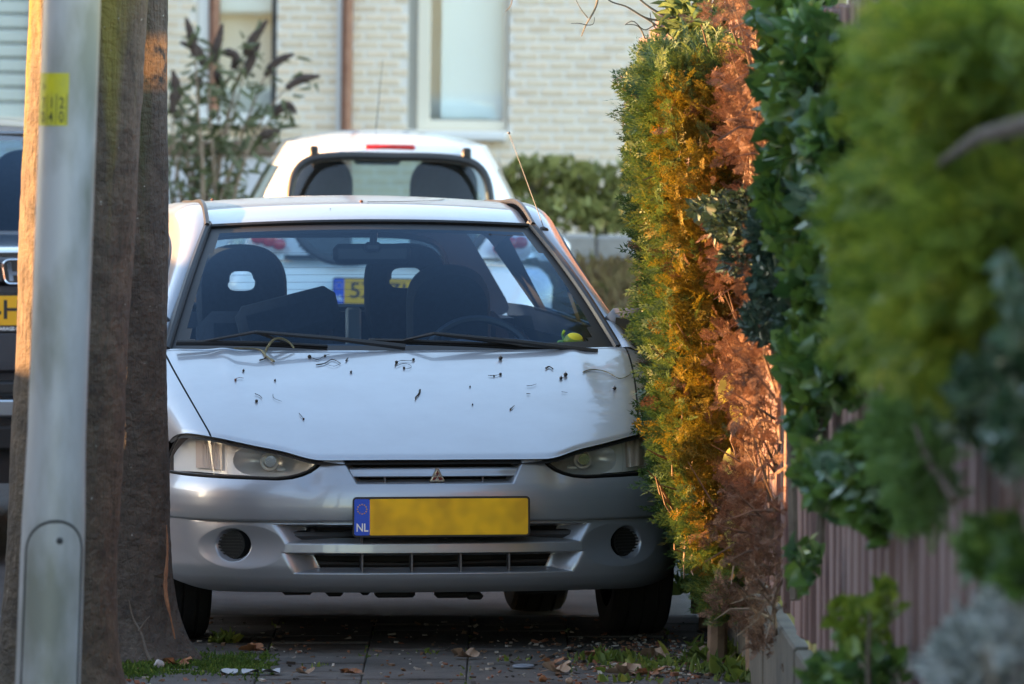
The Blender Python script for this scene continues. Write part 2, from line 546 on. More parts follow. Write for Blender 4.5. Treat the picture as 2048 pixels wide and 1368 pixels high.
# --- body sides with wheel arches, wings joined to them
_sx = pchip([.15, .22, .3, .5, .70, .78, .84, .875], [.76, .795, .82, .838, .835, .815, .785, .752])
_pl = pchip([.5, .6, .75, 1.1, 3.0, 3.5, 3.8], [.915, .957, .985, 1, 1, .97, .88])
_belt = pchip([1.0, 1.1, 2.0, 3.8], [.866, .870, .905, .94])
ARCH = ((.75, .29, .335), (3.165, .25, .335))
def side(s):
    mb = MB()
    W = hood_grid(s * wing_us if s > 0 else -wing_us)
    mb.grid(W, flip=(s > 0))
    ys = np.r_[np.linspace(.52, 1.1, 40)[:-1], np.linspace(1.1, 3.78, 110)]
    hz = hood_pt(np.full(60, 1.0), np.linspace(0, 1, 60))
    G = np.zeros((len(ys), 56, 3))
    for i, y in enumerate(ys):
        if y <= 1.1:
            ztop = np.interp(y, hz[:, 1], hz[:, 2]); xt = np.interp(y, hz[:, 1], hz[:, 0])
            zs = np.linspace(.2, ztop, 56)
            x = _sx(zs) * _pl(y)
            x = x + (xt - x[-1]) * np.clip((zs - .3) / (ztop - .3), 0, 1) ** 1.5
        else:
            zt = _belt(y); zs = np.linspace(.2, zt, 56)
            zz = np.where(zs > .6, .6 + (zs - .6) * (.275 / (zt - .6)), zs)
            x = _sx(zz) * _pl(y)
        # side moulding
        x = x + .012 * np.exp(-((zs - .50) / .022) ** 4) * (1 if y > 1.15 else 0)
        G[i, :, 0] = s * x; G[i, :, 1] = y; G[i, :, 2] = zs
    c = (G[:-1, :-1] + G[1:, 1:]) / 2
    keep = np.ones(c.shape[:2], bool)
    for ay, az, ar in ARCH:
        keep &= np.hypot(c[..., 1] - ay, c[..., 2] - az) > ar
    mb.grid(G, keep=keep, flip=(s < 0))
    o = mb.build('body_side', PAINT, car)
    # arch liners
    for ay, az, ar in ARCH:
        a = np.linspace(-.2, math.pi + .2, 30)
        L = np.stack([np.stack([np.full(30, s * xx), ay + ar * 1.0 * np.cos(a), az + ar * np.sin(a)], -1) for xx in (.775, .70, .52)], 0)
        MB().grid(L, flip=(s < 0)).build('wheel_arch_liner', BLACKM, car)
    # door shut line, handle
    for y in (1.22, 2.32):
        zs = np.linspace(.27, .86, 24)
        MB().tube(np.stack([s * (_sx(np.minimum(zs, .875)) * 1.0 + .0), np.full(24, y), zs], -1), .003, 5).build('door_shut_line', BLACKM, o)
    MB().box((s * .826, 2.18, .765), (.03, .15, .03), bev=.01).build('door_handle', BLACK, o)
for s in (-1, 1):
    side(s)

POST_G = pm('grille_post_grey', (.10, .10, .105), .5)
# --- bumper skin
BP = [(0, 0), (.2, .008), (.4, .042), (.52, .085), (.62, .14), (.70, .215), (.755, .31), (.79, .43), (.812, .60)]
bp_full = np.array([(-x, y) for x, y in BP[:0:-1]] + BP)
bpl = curve(bp_full, 820)
tan = np.gradient(bpl, axis=0); tan /= np.linalg.norm(tan, axis=1)[:, None]
nin = np.stack([-tan[:, 1], tan[:, 0]], 1)
_zt = lambda x: np.interp(np.abs(x), [0, .336, .343, .355, .375, .40, .43, .47, .64, .74, .80, .83], [.571, .571, .562, .548, .534, .523, .515, .511, .514, .517, .52, .522])
_zb = pchip([0, .45, .66, .72, .765, .80, .83], [.176, .176, .174, .182, .20, .218, .228])
_pz = pchip([.165, .18, .20, .225, .26, .33, .384, .3875, .391, .396, .43, .455, .475, .495, .515, .54, .572],
            [.075, .045, .022, .008, .002, .006, .013, .015, .003, .0, -.002, .0, .004, .012, .024, .040, .056])
def open_ramp(ax, z, xt, xb, z0, z1, flare, top, bot):
    xo = lerp(xb, xt, np.clip((z - z0) / (z1 - z0), 0, 1))
    return np.minimum(np.minimum((xo - ax) / flare, (z1 - z) / top), (z - z0) / bot)
def plan_y(ax):
    return np.interp(ax, [p[0] for p in BP], [p[1] for p in BP])
nz = 230
tz = np.linspace(0, 1, nz)
X = np.repeat(bpl[:, 0][:, None], nz, 1)
AX = np.abs(X)
Z = _zb(AX) + (_zt(AX) - _zb(AX)) * tz[None]
up_r = open_ramp(AX, Z, .49, .452, .323, .381, .085, .010, .016)
lo_r = open_ramp(AX, Z, .462, .428, .234, .297, .085, .010, .016)
gr_r = open_ramp(AX, Z, .292, .238, .500, .590, .018, .01, .012)
r_f = np.hypot(AX - .602, Z - .317)
d = _pz(Z)
fade = 1 - sstep((AX - .66) / .08)
d = np.where(Z < .3905, lerp(.004, d, np.maximum(fade, sstep((.3 - Z) / .06))), d)
d = d + .06 * sstep(up_r) + .06 * sstep(lo_r) + .05 * sstep(gr_r)
ell = ((AX - .572) / .125) ** 2 + ((Z - .312) / .066) ** 2
d = d + .017 * np.clip(1 - ell, 0, 1) ** 1.15
d = d + .022 * sstep((.0505 - r_f) / .007)
# hollow beside each lamp's inner corner
d = d + .008 * np.exp(-((AX - .375) / .03) ** 2 - ((Z - .525) / .035) ** 2)
G = np.stack([X + nin[:, 0][:, None] * d, np.repeat(bpl[:, 1][:, None], nz, 1) + nin[:, 1][:, None] * d, Z], -1)
cen = lambda A: (A[:-1, :-1] + A[1:, :-1] + A[:-1, 1:] + A[1:, 1:]) / 4
keep = (cen(up_r) < 1.0) & (cen(lo_r) < 1.0) & (cen(gr_r) < 1.0) & (cen(r_f) > .0435)
bm_ = MB().grid(G, keep=keep, flip=False)
ret = G[:, 0]; bm_.grid(np.stack([ret + np.array((0, .05, .012)), ret], 1))
bumper = bm_.build('bumper', PAINT, car, angle=70)
bk = np.stack([np.stack([bpl[:, 0] + nin[:, 0] * dd, bpl[:, 1] + nin[:, 1] * dd, np.full(len(bpl), zz)], -1) for dd, zz in ((.115, .19), (.115, .40), (.13, .585))], 1)
bk[..., 2] = np.where(np.abs(bk[..., 0]) > .31, np.minimum(bk[..., 2], .495), bk[..., 2])
MB().grid(bk).build('grille_backing', BLACKM, bumper)
for xs_, z0, z1, yy in (((-.218, -.07, .077, .224), .236, .296, .062), ((-.218,), .324, .378, .062)):
    for x in xs_:
        MB().box((x, plan_y(abs(x)) + yy - .02, (z0 + z1) / 2), (.005, .05, z1 - z0)).build('grille_post', POST_G, bumper, smooth=False)
# things glimpsed behind the intakes
nb = MB()
nb.ball((-.36, .11, .352), (.022, .02, .02)); nb.tube([(-.45, .10, .345), (.45, .10, .345)], .016)
nb.tube([(-.42, .11, .262), (-.1, .10, .255), (.42, .11, .265)], .010)
nb.build('horn_and_beam', BLACK, bumper)
# dark panel for the fog lamp blanks
for s in (-1, 1):
    cx, cy, cz_ = s * .602, plan_y(.602) + .047, .317
    n_ = np.array((s * .30, -.95, 0)); n_ /= np.linalg.norm(n_)
    tx = np.array((-n_[1], n_[0], 0)) * 1.0
    fb = MB()
    a = np.linspace(0, 2 * math.pi, 36, endpoint=False)
    ringp = np.array([np.array((cx, cy, cz_)) + .0475 * (math.cos(q) * tx + math.sin(q) * np.array((0, 0, 1.))) for q in a])
    fb.add(ringp, [tuple(range(36))])
    R = np.stack([tx, -n_, np.array((0, 0, 1.))], 1)
    for k in range(-4, 5):
        z = k * .0095
        w = 2 * math.sqrt(max(.0405 ** 2 - z * z, 1e-6))
        fb.box(np.array((cx, cy, cz_ + z)) + n_ * .004, (w, .006, .0042), rot=R)
    fb.build('fog_lamp_blank', BLACK, bumper, smooth=False)

# --- grille bar and badge
gb = MB()
xs_ = np.linspace(-.283, .283, 80)
prof = np.array([(.034, .5485), (.018, .548), (.008, .543), (.005, .536), (.003, .530), (.0, .527), (-.002, .524), (.002, .521), (.03, .521)])
Gb = np.stack([np.stack([xs_, plan_y(np.abs(xs_)) + .040 + p[0], np.full(80, p[1])], -1) for p in prof], 1)
gb.grid(Gb, flip=True)
grille = gb.build('grille_bar', PAINT, car, angle=60)
for x in (-.147, .0, .147):
    MB().box((x, plan_y(abs(x)) + .058, .512), (.0045, .02, .022)).build('grille_post', POST_G, grille, smooth=False)
BADGE_RED = pm('badge_red', (.10, .006, .012), .25, coat=.6)
bd = MB()
bx, bz, bw = .007, .5285, .0235
tri = np.array([(-bw, -.0205), (bw, -.0205), (.003, .0205), (-.003, .0205)])
byy = .030
def ply(pts, y, th, mb):
    mb.poly(np.array([(bx + p[0], y, bz + p[1]) for p in pts])[::-1], th)
ply(tri, byy, .012, bd)
badge = bd.build('badge', CHROME, car, smooth=False)
rd = MB()
def diamond(cx, cz_, ang, l, w):
    ca_, sa_ = math.cos(ang), math.sin(ang)
    return [(cx + p[0] * ca_ - p[1] * sa_, cz_ + p[0] * sa_ + p[1] * ca_) for p in ((-l, 0), (0, -w), (l, 0), (0, w))]
hubz = -.006
for ang in (90, 210, 330):
    q = math.radians(ang); l = .0105
    ply(diamond(math.cos(q) * l, hubz + math.sin(q) * l * .98, q, l * .9, .0052), byy - .002, .004, rd)
rd.build('badge_emblem', BADGE_RED, badge, smooth=False)

# --- number plate
def rrect(w, h, r, n=6):
    o = []
    for cx, cz_, a0 in ((w / 2 - r, h / 2 - r, 0), (-w / 2 + r, h / 2 - r, 90), (-w / 2 + r, -h / 2 + r, 180), (w / 2 - r, -h / 2 + r, 270)):
        for k in range(n + 1):
            a = math.radians(a0 + 90 * k / n); o.append((cx + r * math.cos(a), cz_ + r * math.sin(a)))
    return np.array(o)
def plate_smudge_mat():
    m, t, b, out = nt('plate_blurred_print')
    tc = t.nodes.new('ShaderNodeTexCoord')
    mp = t.nodes.new('ShaderNodeMapping'); mp.inputs['Scale'].default_value = (9, 1, 9)
    t.links.new(tc.outputs['Object'], mp.inputs[0])
    n1 = t.nodes.new('ShaderNodeTexNoise'); n1.inputs['Scale'].default_value = 1.6; n1.inputs['Detail'].default_value = 1
    t.links.new(mp.outputs[0], n1.inputs[0])
    r = t.nodes.new('ShaderNodeValToRGB')
    r.color_ramp.elements[0].position = .35; r.color_ramp.elements[0].color = (.66, .34, .004, 1)
    r.color_ramp.elements[1].position = .62; r.color_ramp.elements[1].color = (.92, .50, .006, 1)
    t.links.new(n1.outputs[0], r.inputs[0]); t.links.new(r.outputs[0], b.inputs['Base Color'])
    b.inputs['Roughness'].default_value = .4
    return m
PLATE_SM = plate_smudge_mat()
def plate(parent, c, smudge=True, text='', flip=1):
    """yellow plate facing -y (flip=1)"""
    c = np.asarray(c, float)
    f3 = lambda O, y: np.array([(c[0] + p[0] * flip, c[1] + y * flip, c[2] + p[1]) for p in O])
    fr = MB().poly(f3(rrect(.531, .120, .012), 0)[::-1], .012 * flip)
    pl_ = fr.build('number_plate', BLACK, parent, smooth=False)
    ye = MB().poly(f3(rrect(.476, .108, .006) + np.array((.021, 0)), -.003)[::-1], .003 * flip)
    ye.build('plate_face', PLATE_SM if smudge else PLATE_Y, pl_, smooth=False)
    bl = MB().poly(f3(rrect(.046, .108, .006) + np.array((-.2385, 0)), -.0035)[::-1], .0035 * flip)
    bl.build('country_strip', PLATE_B, pl_, smooth=False)
    V, F = text_mesh('NL', .034, .0006)
    MB().add(np.stack([c[0] + flip * (V[:, 0] * .85 - .2385), np.full(len(V), c[1] - .0045 * flip), c[2] + V[:, 1] - .032], -1), F).build('country_letters', WHITE_P, pl_, smooth=False)
    st = MB()
    for k in range(12):
        a = k * math.pi / 6
        st.poly(f3(np.array([(-.2385 + .014 * math.cos(a) + .0022 * math.cos(q), .024 + .014 * math.sin(a) + .0022 * math.sin(q)) for q in np.linspace(0, 2 * math.pi, 5, endpoint=False)]), -.0045)[::-1], .001 * flip)
    st.build('star_ring', PLATE_Y, pl_, smooth=False)
    if text:
        V, F = text_mesh(text, .098, .0012)
        w = V[:, 0].max() - V[:, 0].min()
        k = .42 / w
        MB().add(np.stack([c[0] + flip * ((V[:, 0] - (V[:, 0].max() + V[:, 0].min()) / 2) * k + .021), np.full(len(V), c[1] - .0040 * flip), c[2] + V[:, 1]], -1), F).build('plate_letters', BLACK, pl_, smooth=False)
    return pl_
plate(car, (.013, -.030, .406))
MB().box((.013, .002, .406), (.30, .06, .07), bev=.01).build('plate_bracket', BLACK, car)

# --- headlamps
LENS = glass_mat('lamp_lens', (.97, .98, .98), 1.45, dust=.10)
REFL = pm('lamp_reflector', (.60, .61, .62), .30, .25)
HOUSE = pm('lamp_housing', (.90, .90, .90), .22, .1)
GREYH = pm('lamp_bezel', (.62, .63, .63), .35, .2)
AMBER = pm('indicator_lens', (.62, .50, .44), .2, spec=.8)
BULB = pm('bulb_glass', (.85, .85, .85), .05, .9)
_lx = lambda a: lerp(.341, .757, a)
_lyf = pchip([0, .335, .452, .55, .648, .718, .762], [.055, .075, .145, .205, .28, .385, .50])
def lamp_pt(s, a, b, off=0.0):
    """a: inner tip .. outer end, b: bottom .. top, off: inwards"""
    x = _lx(a)
    y = _lyf(x) + .012
    zb = _zt(x) + .004
    uu = np.linspace(.38, 1, 200)
    hp = hood_pt(uu, np.zeros(200))
    zt = np.interp(x, hp[:, 0], hp[:, 2]) - .003 - .05 * np.clip((a - .93) / .07, 0, 1)
    zt = np.maximum(zt, zb + .001)
    z = lerp(zb, zt, b)
    bul = .035 * np.sin(np.pi * np.clip(a, 0, 1)) ** .6
    y = y - bul * (1 - b) * .75 + .0 * b
    dy = np.gradient(_lyf(np.linspace(.34, .757, 200)), np.linspace(.34, .757, 200))
    sl = np.interp(x, np.linspace(.34, .757, 200), dy)
    nx, ny = -sl / np.hypot(1, sl), 1 / np.hypot(1, sl)
    return np.stack([s * (x + nx * off), y + ny * off, z], -1)
for s in (-1, 1):
    lr = MB()
    A_, B_ = np.meshgrid(np.linspace(0, 1, 90), np.linspace(0, 1, 26), indexing='ij')
    lamp = MB().grid(lamp_pt(s, A_, B_), flip=(s > 0)).build('headlamp', LENS, car)
    # black rim all round
    rim = MB()
    loop = np.concatenate([lamp_pt(s, np.linspace(0, 1, 60), np.zeros(60)), lamp_pt(s, np.ones(12), np.linspace(0, 1, 12))[1:], lamp_pt(s, np.linspace(1, 0, 60), np.ones(60))[1:]])
    rim.tube(loop + np.array((0, .004, 0)), .0045, 6)
    rim.build('lamp_rim', BLACK, lamp)
    lo = np.stack([lamp_pt(s, np.linspace(0, 1, 60), np.zeros(60)) + np.array((0, .0, dz)) for dz in (-.003, -.018)], 1)
    MB().grid(lo + np.array((0, .012, 0))).build('lamp_gap', BLACKM, lamp)
    # housing behind the lens, with a hole for the reflector bowl
    A_, B_ = np.meshgrid(np.linspace(.01, .99, 150), np.linspace(.03, .97, 44), indexing='ij')
    Hs = lamp_pt(s, A_, B_, .012 + .033 * sstep(np.minimum(A_ / .22, (1 - A_) / .10)))
    hx, hz_ = np.abs(Hs[..., 0]), Hs[..., 2]
    bxc, bzc, brx, brz = .474, .563, .106, .047
    skew = (hz_ - bzc) * .35
    e_b = np.abs((hx - bxc + skew * 0) / brx) ** 2.6 + np.abs((hz_ - bzc) / brz) ** 2.6
    c_b = (e_b[:-1, :-1] + e_b[1:, 1:]) / 2
    MB().grid(Hs, keep=c_b > 1, flip=(s > 0)).build('lamp_housing', HOUSE, lamp)
    # chrome bowl
    th = np.linspace(0, 2 * math.pi, 64, endpoint=False)
    rings = []
    for k in np.linspace(0, 1, 12):
        rr = 1.05 * math.sqrt(max(1 - k, 0.0))
        cxp = np.sign(np.cos(th)) * np.abs(np.cos(th)) ** (2 / 2.6); szp = np.sign(np.sin(th)) * np.abs(np.sin(th)) ** (2 / 2.6)
        xx = bxc + cxp * brx * rr; zz = bzc + szp * brz * rr
        yy = _lyf(np.clip(xx, .342, .757)) + .012 + .048 + .075 * k
        rings.append(np.stack([s * xx, yy, zz], -1))
    MB().grid(np.array(rings), closed=True, flip=(s < 0)).build('reflector', REFL, lamp)
    lb = MB()
    cy = float(_lyf(.474)) + .10
    lb.ball((s * .474, cy - .02, .563), (.013, .022, .013), mi=0)
    lb.lathe([(-.012, .0), (-.012, .017), (.02, .019)], (s * .474, cy - .035, .563), 'y', 20, 0)
    lb.build('bulb', BULB, lamp)
    dk = MB().lathe([(-.004, .020), (-.004, .026), (.006, .028), (.006, .022)], (s * .474, cy - .012, .560), 'y', 28)
    dk.box((s * .440, cy - .02, .538), (.030, .02, .012), bev=.004)
    dk.build('bulb_shield', GREYH, lamp)
    # indicator block at the outer end
    A_, B_ = np.meshgrid(np.linspace(.715, .90, 30), np.linspace(.14, .82, 20), indexing='ij')
    Is = lamp_pt(s, A_, B_, .038)
    Is[..., 1] += .0025 * np.sin(np.linspace(0, 1, 30) * 2 * math.pi * 14)[:, None]
    MB().grid(Is, flip=(s > 0)).build('indicator', AMBER, lamp)
    A_, B_ = np.meshgrid(np.linspace(.655, .664, 3), np.linspace(.04, .96, 20), indexing='ij')
    MB().grid(lamp_pt(s, A_ - .03 * np.abs(B_ - .45) + .015, B_, .03), flip=(s > 0)).build('lamp_divider', GREYH, lamp)

# --- windscreen and roof
def ws_pt(u, v):
    a = np.abs(u)
    bx_, tx_ = .695, .515
    x = lerp(bx_, tx_, v) * u
    y0 = 1.03 + .115 * a ** 2.2; y1 = 1.70 + .075 * a ** 2.2
    z0 = .858 + .012 * a ** 2; z1 = 1.246 - .016 * a ** 2
    y = lerp(y0, y1, v) - .012 * np.sin(np.pi * v)
    z = lerp(z0, z1, v) + .018 * np.sin(np.pi * v)
    return np.stack([x, y, z], -1)
U, V_ = np.meshgrid(np.linspace(-1, 1, 81), np.linspace(0, 1, 41), indexing='ij')
Wg = ws_pt(U, V_)
uc = (U[:-1, :-1] + U[1:, 1:]) / 2; vc = (V_[:-1, :-1] + V_[1:, 1:]) / 2
wid = .695 - .18 * vc
frit = ((1 - np.abs(uc)) * wid < .035 + .05 * np.exp(-((vc) / .10) ** 2)) | (vc > .955) | (vc < .045)
ws = MB().grid(Wg, mimap=frit.astype(int), flip=True).build('windscreen', [GLASS, BLACK], car, angle=None)
SUNBAND = None
# seals down both sides and over the top
for s in (-1, 1):
    vvs = np.linspace(-.02, 1.03, 40)
    MB().tube(ws_pt(np.full(40, s * 1.012), vvs) + np.array((0, -.004, .006)), .0135, 8).build('windscreen_seal', BLACK, ws)
MB().tube(ws_pt(np.linspace(-1, 1, 60), np.full(60, 1.012)) + np.array((0, -.002, .004)), .008, 6).build('windscreen_seal', BLACK, ws)

_rz = pchip([1.70, 1.78, 2.0, 2.4, 2.9, 3.3, 3.46], [1.247, 1.272, 1.308, 1.325, 1.313, 1.268, 1.232])
def roof_pt(u, v):
    a = np.abs(u)
    y0 = 1.706 + .075 * a ** 2.2; y1 = 3.44 - .05 * a ** 2
    y = lerp(y0, y1, v)
    hw = np.interp(y, [1.7, 1.8, 2.2, 2.8, 3.44], [.512, .508, .497, .49, .455])
    z = _rz(np.maximum(y - .075 * a ** 2.2 * (1 - v), 1.70)) - .022 * a ** 2 * sstep(v / .1 + .6)
    return np.stack([u * hw, y, z], -1)
vr = np.r_[np.linspace(0, .15, 24)[:-1], np.linspace(.15, 1, 50)]
U, V_ = np.meshgrid(np.linspace(-1, 1, 61), vr, indexing='ij')
rg = roof_pt(U, V_)
roof = MB().grid(rg, flip=True).build('roof', PAINT, car, angle=None)
ROOF_W = c2w(rg).reshape(-1, 3)
MB().grid(rg * np.array((.98, 1, 1)) + np.array((0, 0, -.03)), flip=False).build('headlining', pm('headlining', (.12, .13, .14), .9), roof)
# side frames: front pillar, roof rail, rear pillar in one strip per side
for s in (-1, 1):
    inn = curve([(.712, 1.125, .868), (.62, 1.46, 1.065), (.533, 1.765, 1.238), (.520, 1.95, 1.291), (.511, 2.4, 1.303), (.503, 2.9, 1.290), (.47, 3.42, 1.208)], 90)
    out_ = curve([(.765, 1.085, .855), (.69, 1.43, 1.02), (.612, 1.76, 1.196), (.606, 1.98, 1.258), (.612, 2.4, 1.272), (.605, 2.9, 1.255), (.575, 3.36, 1.165)], 90)
    low = curve([(.775, 1.12, .845), (.70, 1.47, 1.00), (.635, 1.80, 1.165), (.632, 2.02, 1.215), (.640, 2.4, 1.232), (.633, 2.9, 1.212), (.60, 3.34, 1.13)], 90)
    ks = np.linspace(0, 1, 9)
    strip = []
    for k in ks:
        if k < .7:
            q = k / .7
            p_ = lerp(inn, out_, q)
            p_ = p_ + np.array((0, -.006, .010)) * math.sin(math.pi * q)
        else:
            p_ = lerp(out_, low, (k - .7) / .3)
        strip.append(p_)
    Gs = np.array(strip) * np.array((s, 1, 1))
    fr = MB().grid(Gs, flip=(s > 0)).build('side_frame', PAINT, car, angle=None)
    # roof gutter moulding
    mid = curve([(.522, 1.76, 1.242), (.513, 1.94, 1.292), (.505, 2.4, 1.303), (.497, 2.9, 1.29), (.463, 3.42, 1.21)], 60) * np.array((s, 1, 1))
    MB().tube(mid, .0085, 6).build('roof_moulding', BLACK, fr)
    # side glass, black centre post, rear quarter
    belt_ = np.stack([np.linspace(.765, .752, 90), low[:, 1], _belt(low[:, 1])], 1)
    belt_[:, 0] = _sx(np.full(90, .872)) * _pl(low[:, 1]) - .004
    sg = np.array([lerp(low, belt_, q) * np.array((s, 1, 1)) + np.array((-s * .006, 0, 0)) for q in np.linspace(0, 1, 8)])
    yy = (low[:-1, 1] + low[1:, 1]) / 2
    mi = np.repeat(((yy > 2.25) & (yy < 2.36) | (yy > 3.12)).astype(int)[None], 7, 0)
    MB().grid(sg, mimap=mi, flip=(s > 0)).build('side_window', [GLASS, BLACK], fr, angle=None)
    MB().tube(belt_ * np.array((s, 1, 1)), .010, 6).build('belt_moulding', BLACK, fr)
    MB().tube(low * np.array((s, 1, 1)), .007, 6).build('window_seal', BLACK, fr)

# --- tail: window in its surround, hatch, rear bumper
def loop_rect(w0, w1, z0, z1, y0, y1, n=64, p=4.0):
    a = np.linspace(0, 2 * math.pi, n, endpoint=False)
    cx = np.sign(np.cos(a)) * np.abs(np.cos(a)) ** (2 / p); cz_ = np.sign(np.sin(a)) * np.abs(np.sin(a)) ** (2 / p)
    k = (cz_ + 1) / 2
    return np.stack([cx * lerp(w0, w1, k), lerp(y0, y1, k) + .0 * cx, lerp(z0, z1, k)], -1)
inner = loop_rect(.50, .425, .925, 1.178, 3.62, 3.47, p=5)
outer = loop_rect(.72, .49, .88, 1.226, 3.66, 3.43, p=8)
tl = MB().grid(np.array([outer, (outer + inner) / 2 + np.array((0, .012, 0)), inner]), closed=True).build('tailgate', PAINT, car)
cr_ = inner.mean(0)
MB().grid(np.array([inner, lerp(inner, cr_, .5) + np.array((0, .012, 0)), lerp(inner, cr_, .999) + np.array((0, .016, 0))]), closed=True).build('rear_window', GLASS_B, tl)
MB().tube(np.r_[inner, inner[:1]], .012, 6).build('rear_window_seal', BLACK, tl)
hl = MB()
for k in range(7):
    q = .15 + .1 * k
    y_, z_ = lerp(3.62, 3.47, q), lerp(.925, 1.178, q)
    hl.tube([(-.42, y_ + .002, z_), (0, y_ + .012, z_), (.42, y_ + .002, z_)], .0006, 4)
hl.build('heater_lines', BLACK, tl)
rb = np.stack([np.stack([np.linspace(-1, 1, 41) * w, 3.66 + dy - .18 * np.abs(np.linspace(-1, 1, 41)) ** 4, np.full(41, z)], -1) for z, w, dy in ((.9, .74, .0), (.75, .79, .10), (.58, .80, .14), (.55, .81, .20), (.35, .80, .21), (.24, .77, .16))], 0)
MB().grid(rb, flip=True).build('rear_panel', PAINT, car)

# --- wheels, underside
tyre_prof = [(-.085, .20), (-.092, .235), (-.090, .265), (-.078, .281), (-.05, .286), (-.048, .279), (-.042, .279), (-.040, .287), (-.004, .288), (-.003, .28), (.003, .28), (.004, .288), (.040, .287), (.042, .279), (.048, .279), (.05, .286), (.078, .281), (.090, .265), (.092, .235), (.085, .20)]
for (wx, wy, wz) in ((-.712, .75, .286), (.700, .75, .286), (-.712, 3.165, .203), (.712, 3.165, .203)):
    w = MB().lathe(tyre_prof, (wx, wy, wz), 'x', 56).build('wheel', RUBBER, car, angle=30)
    sd = 1 if wx > 0 else -1
    MB().lathe([(sd * .06, .0), (sd * .06, .06), (sd * .035, .12), (sd * .04, .19), (sd * .08, .205), (-sd * .08, .205)], (wx, wy, wz), 'x', 40).build('rim', SATIN, w)
ub = MB()
ub.box((0, 1.95, .235), (1.16, 3.1, .03))
ub.box((.02, .62, .20), (.34, .36, .07), bev=.03)
ub.box((.06, .86, .168), (.16, .20, .05), bev=.015)
ub.box((-.21, .75, .178), (.10, .2, .05), bev=.02)
ub.box((-.36, .70, .18), (.12, .12, .03), bev=.01)
ub.tube([(-.62, .75, .24), (.62, .75, .24)], .035)
ub.tube([(-.6, 3.15, .2), (.6, 3.15, .2)], .04)
ub.tube([(.12, .9, .19), (.15, 2.2, .18), (.2, 3.6, .2)], .024)
for x, w_, z_ in ((-.40, .09, .176), (-.29, .05, .172), (-.20, .03, .176), (-.11, .12, .168), (.06, .10, .166), (.13, .05, .160), (.33, .15, .174)):
    ub.box((x, .12 + plan_y(abs(x)), z_), (w_, .05, .022), bev=.008)
ub.build('underbody', BLACKM, car)

# --- cabin
cab = MB()
dy = np.linspace(0, 1, 12)
dash = np.array([[(x, lerp(1.05, 1.46, t), .835 + .045 * math.sin(math.pi * min(1, t * 1.1)) + (.035 * math.exp(-((x - .33) / .17) ** 4) * sstep((t - .4) / .4))) for t in dy] for x in np.linspace(-.68, .68, 50)])
cab.grid(dash, flip=True)
cab.grid(np.array([[(x, 1.46, lerp(.83 + (.03 * math.exp(-((x - .33) / .17) ** 4)), .35, t)) for t in (0, .5, 1)] for x in np.linspace(-.68, .68, 30)]), flip=True)
dashboard = cab.build('dashboard', TRIM, car)
cab = MB()
cab.box((0, 2.4, .27), (1.4, 2.5, .02))
for s in (-1, 1):
    cab.grid(np.array([[(s * x, y, z) for z, x in ((.28, .76), (.6, .77), (.86, .715))] for y in np.linspace(1.2, 3.5, 12)]))
cab.box((0, 1.12, .5), (1.4, .03, .6))
cab.box((0, 3.40, .70), (1.3, .35, .40))
cab.build('cabin_lining', TRIM, car)
# steering wheel
a = np.linspace(0, 2 * math.pi, 49)
tilt = rotm('x', math.radians(-62))
ring = np.stack([.185 * np.cos(a), .185 * np.sin(a), 0 * a], -1) @ rotm('x', math.radians(65)).T + np.array((.335, 1.62, .775))
sw = MB().tube(ring, .0135, 8, caps=False)
sw.tube([(.335, 1.62, .775), (.335, 1.45, .70)], .03)
sw.box((.335, 1.615, .77), (.2, .05, .10), rot=rotm('x', math.radians(-25)), bev=.03)
sw.build('steering_wheel', BLACK, car)
def seat_back(cx, y, ztop, zlow, hw, thick=.11, hole=None, lean=.12):
    """upright seat back with a domed head; optional window through it"""
    n = 56
    a = np.linspace(0, 2 * math.pi, n, endpoint=False)
    ca_, sa_ = np.cos(a), np.sin(a)
    mz = ztop - hw * .95
    xo = np.sign(ca_) * np.abs(ca_) ** (.8) * hw
    zo = np.where(sa_ > 0, mz + (ztop - mz) * np.abs(sa_) ** .85, mz - (mz - zlow) * np.abs(sa_) ** .35)
    O = np.stack([xo, 0 * a, zo], -1)
    if hole:
        hz0, hz1, hhw = hole
        hm_ = (hz0 + hz1) / 2
        I = np.stack([np.sign(ca_) * np.abs(ca_) ** .6 * hhw * np.where(sa_ > 0, .92, 1.05), 0 * a, hm_ + np.sign(sa_) * np.abs(sa_) ** .6 * (hz1 - hz0) / 2], -1)
    else:
        I = np.stack([.02 * ca_, 0 * a, lerp(zlow, ztop, .6) + .02 * sa_], -1)
    loops = []
    for k, off in ((.12, -.5), (.0, -.18), (.0, .18), (.12, .5)):
        L = lerp(O, I, k); L = L.copy(); L[:, 1] = off * thick; loops.append(L)
    for k, off in ((.8, .5), (1.0, .3), (1.0, -.3), (.8, -.5)):
        L = lerp(O, I, k); L = L.copy(); L[:, 1] = off * thick; loops.append(L)
    loops.append(loops[0])
    Gq = np.array(loops)
    Gq[..., 1] += y + lean * (Gq[..., 2] - zlow)
    Gq[..., 0] += cx
    return MB().grid(Gq, closed=True)
st = seat_back(-.295, 2.96, 1.155, .78, .150, hole=(1.0, 1.066, .046)).build('rear_headrest', CLOTH, car)
st = seat_back(.256, 2.96, 1.157, .80, .140, hole=(1.008, 1.076, .058)).build('rear_headrest', CLOTH, car)
sb_ = MB().box((-.02, 3.02, .68), (1.24, .16, .5), bev=.05).box((-.02, 2.75, .45), (1.24, .5, .16), bev=.05)
sb_.build('rear_bench', CLOTH, car)
seat_back(.295, 2.08, 1.105, .42, .135).build('driver_seat', CLOTH, car)
ps = MB().box((-.30, 2.12, .70), (.44, .14, .52), rot=rotm('y', math.radians(0)) @ rotm('x', math.radians(-14)), bev=.05)
ps.box((-.235, 2.05, .94), (.33, .10, .14), rot=rotm('y', math.radians(-14)), bev=.03)
ps.build('passenger_seat', CLOTH, car)
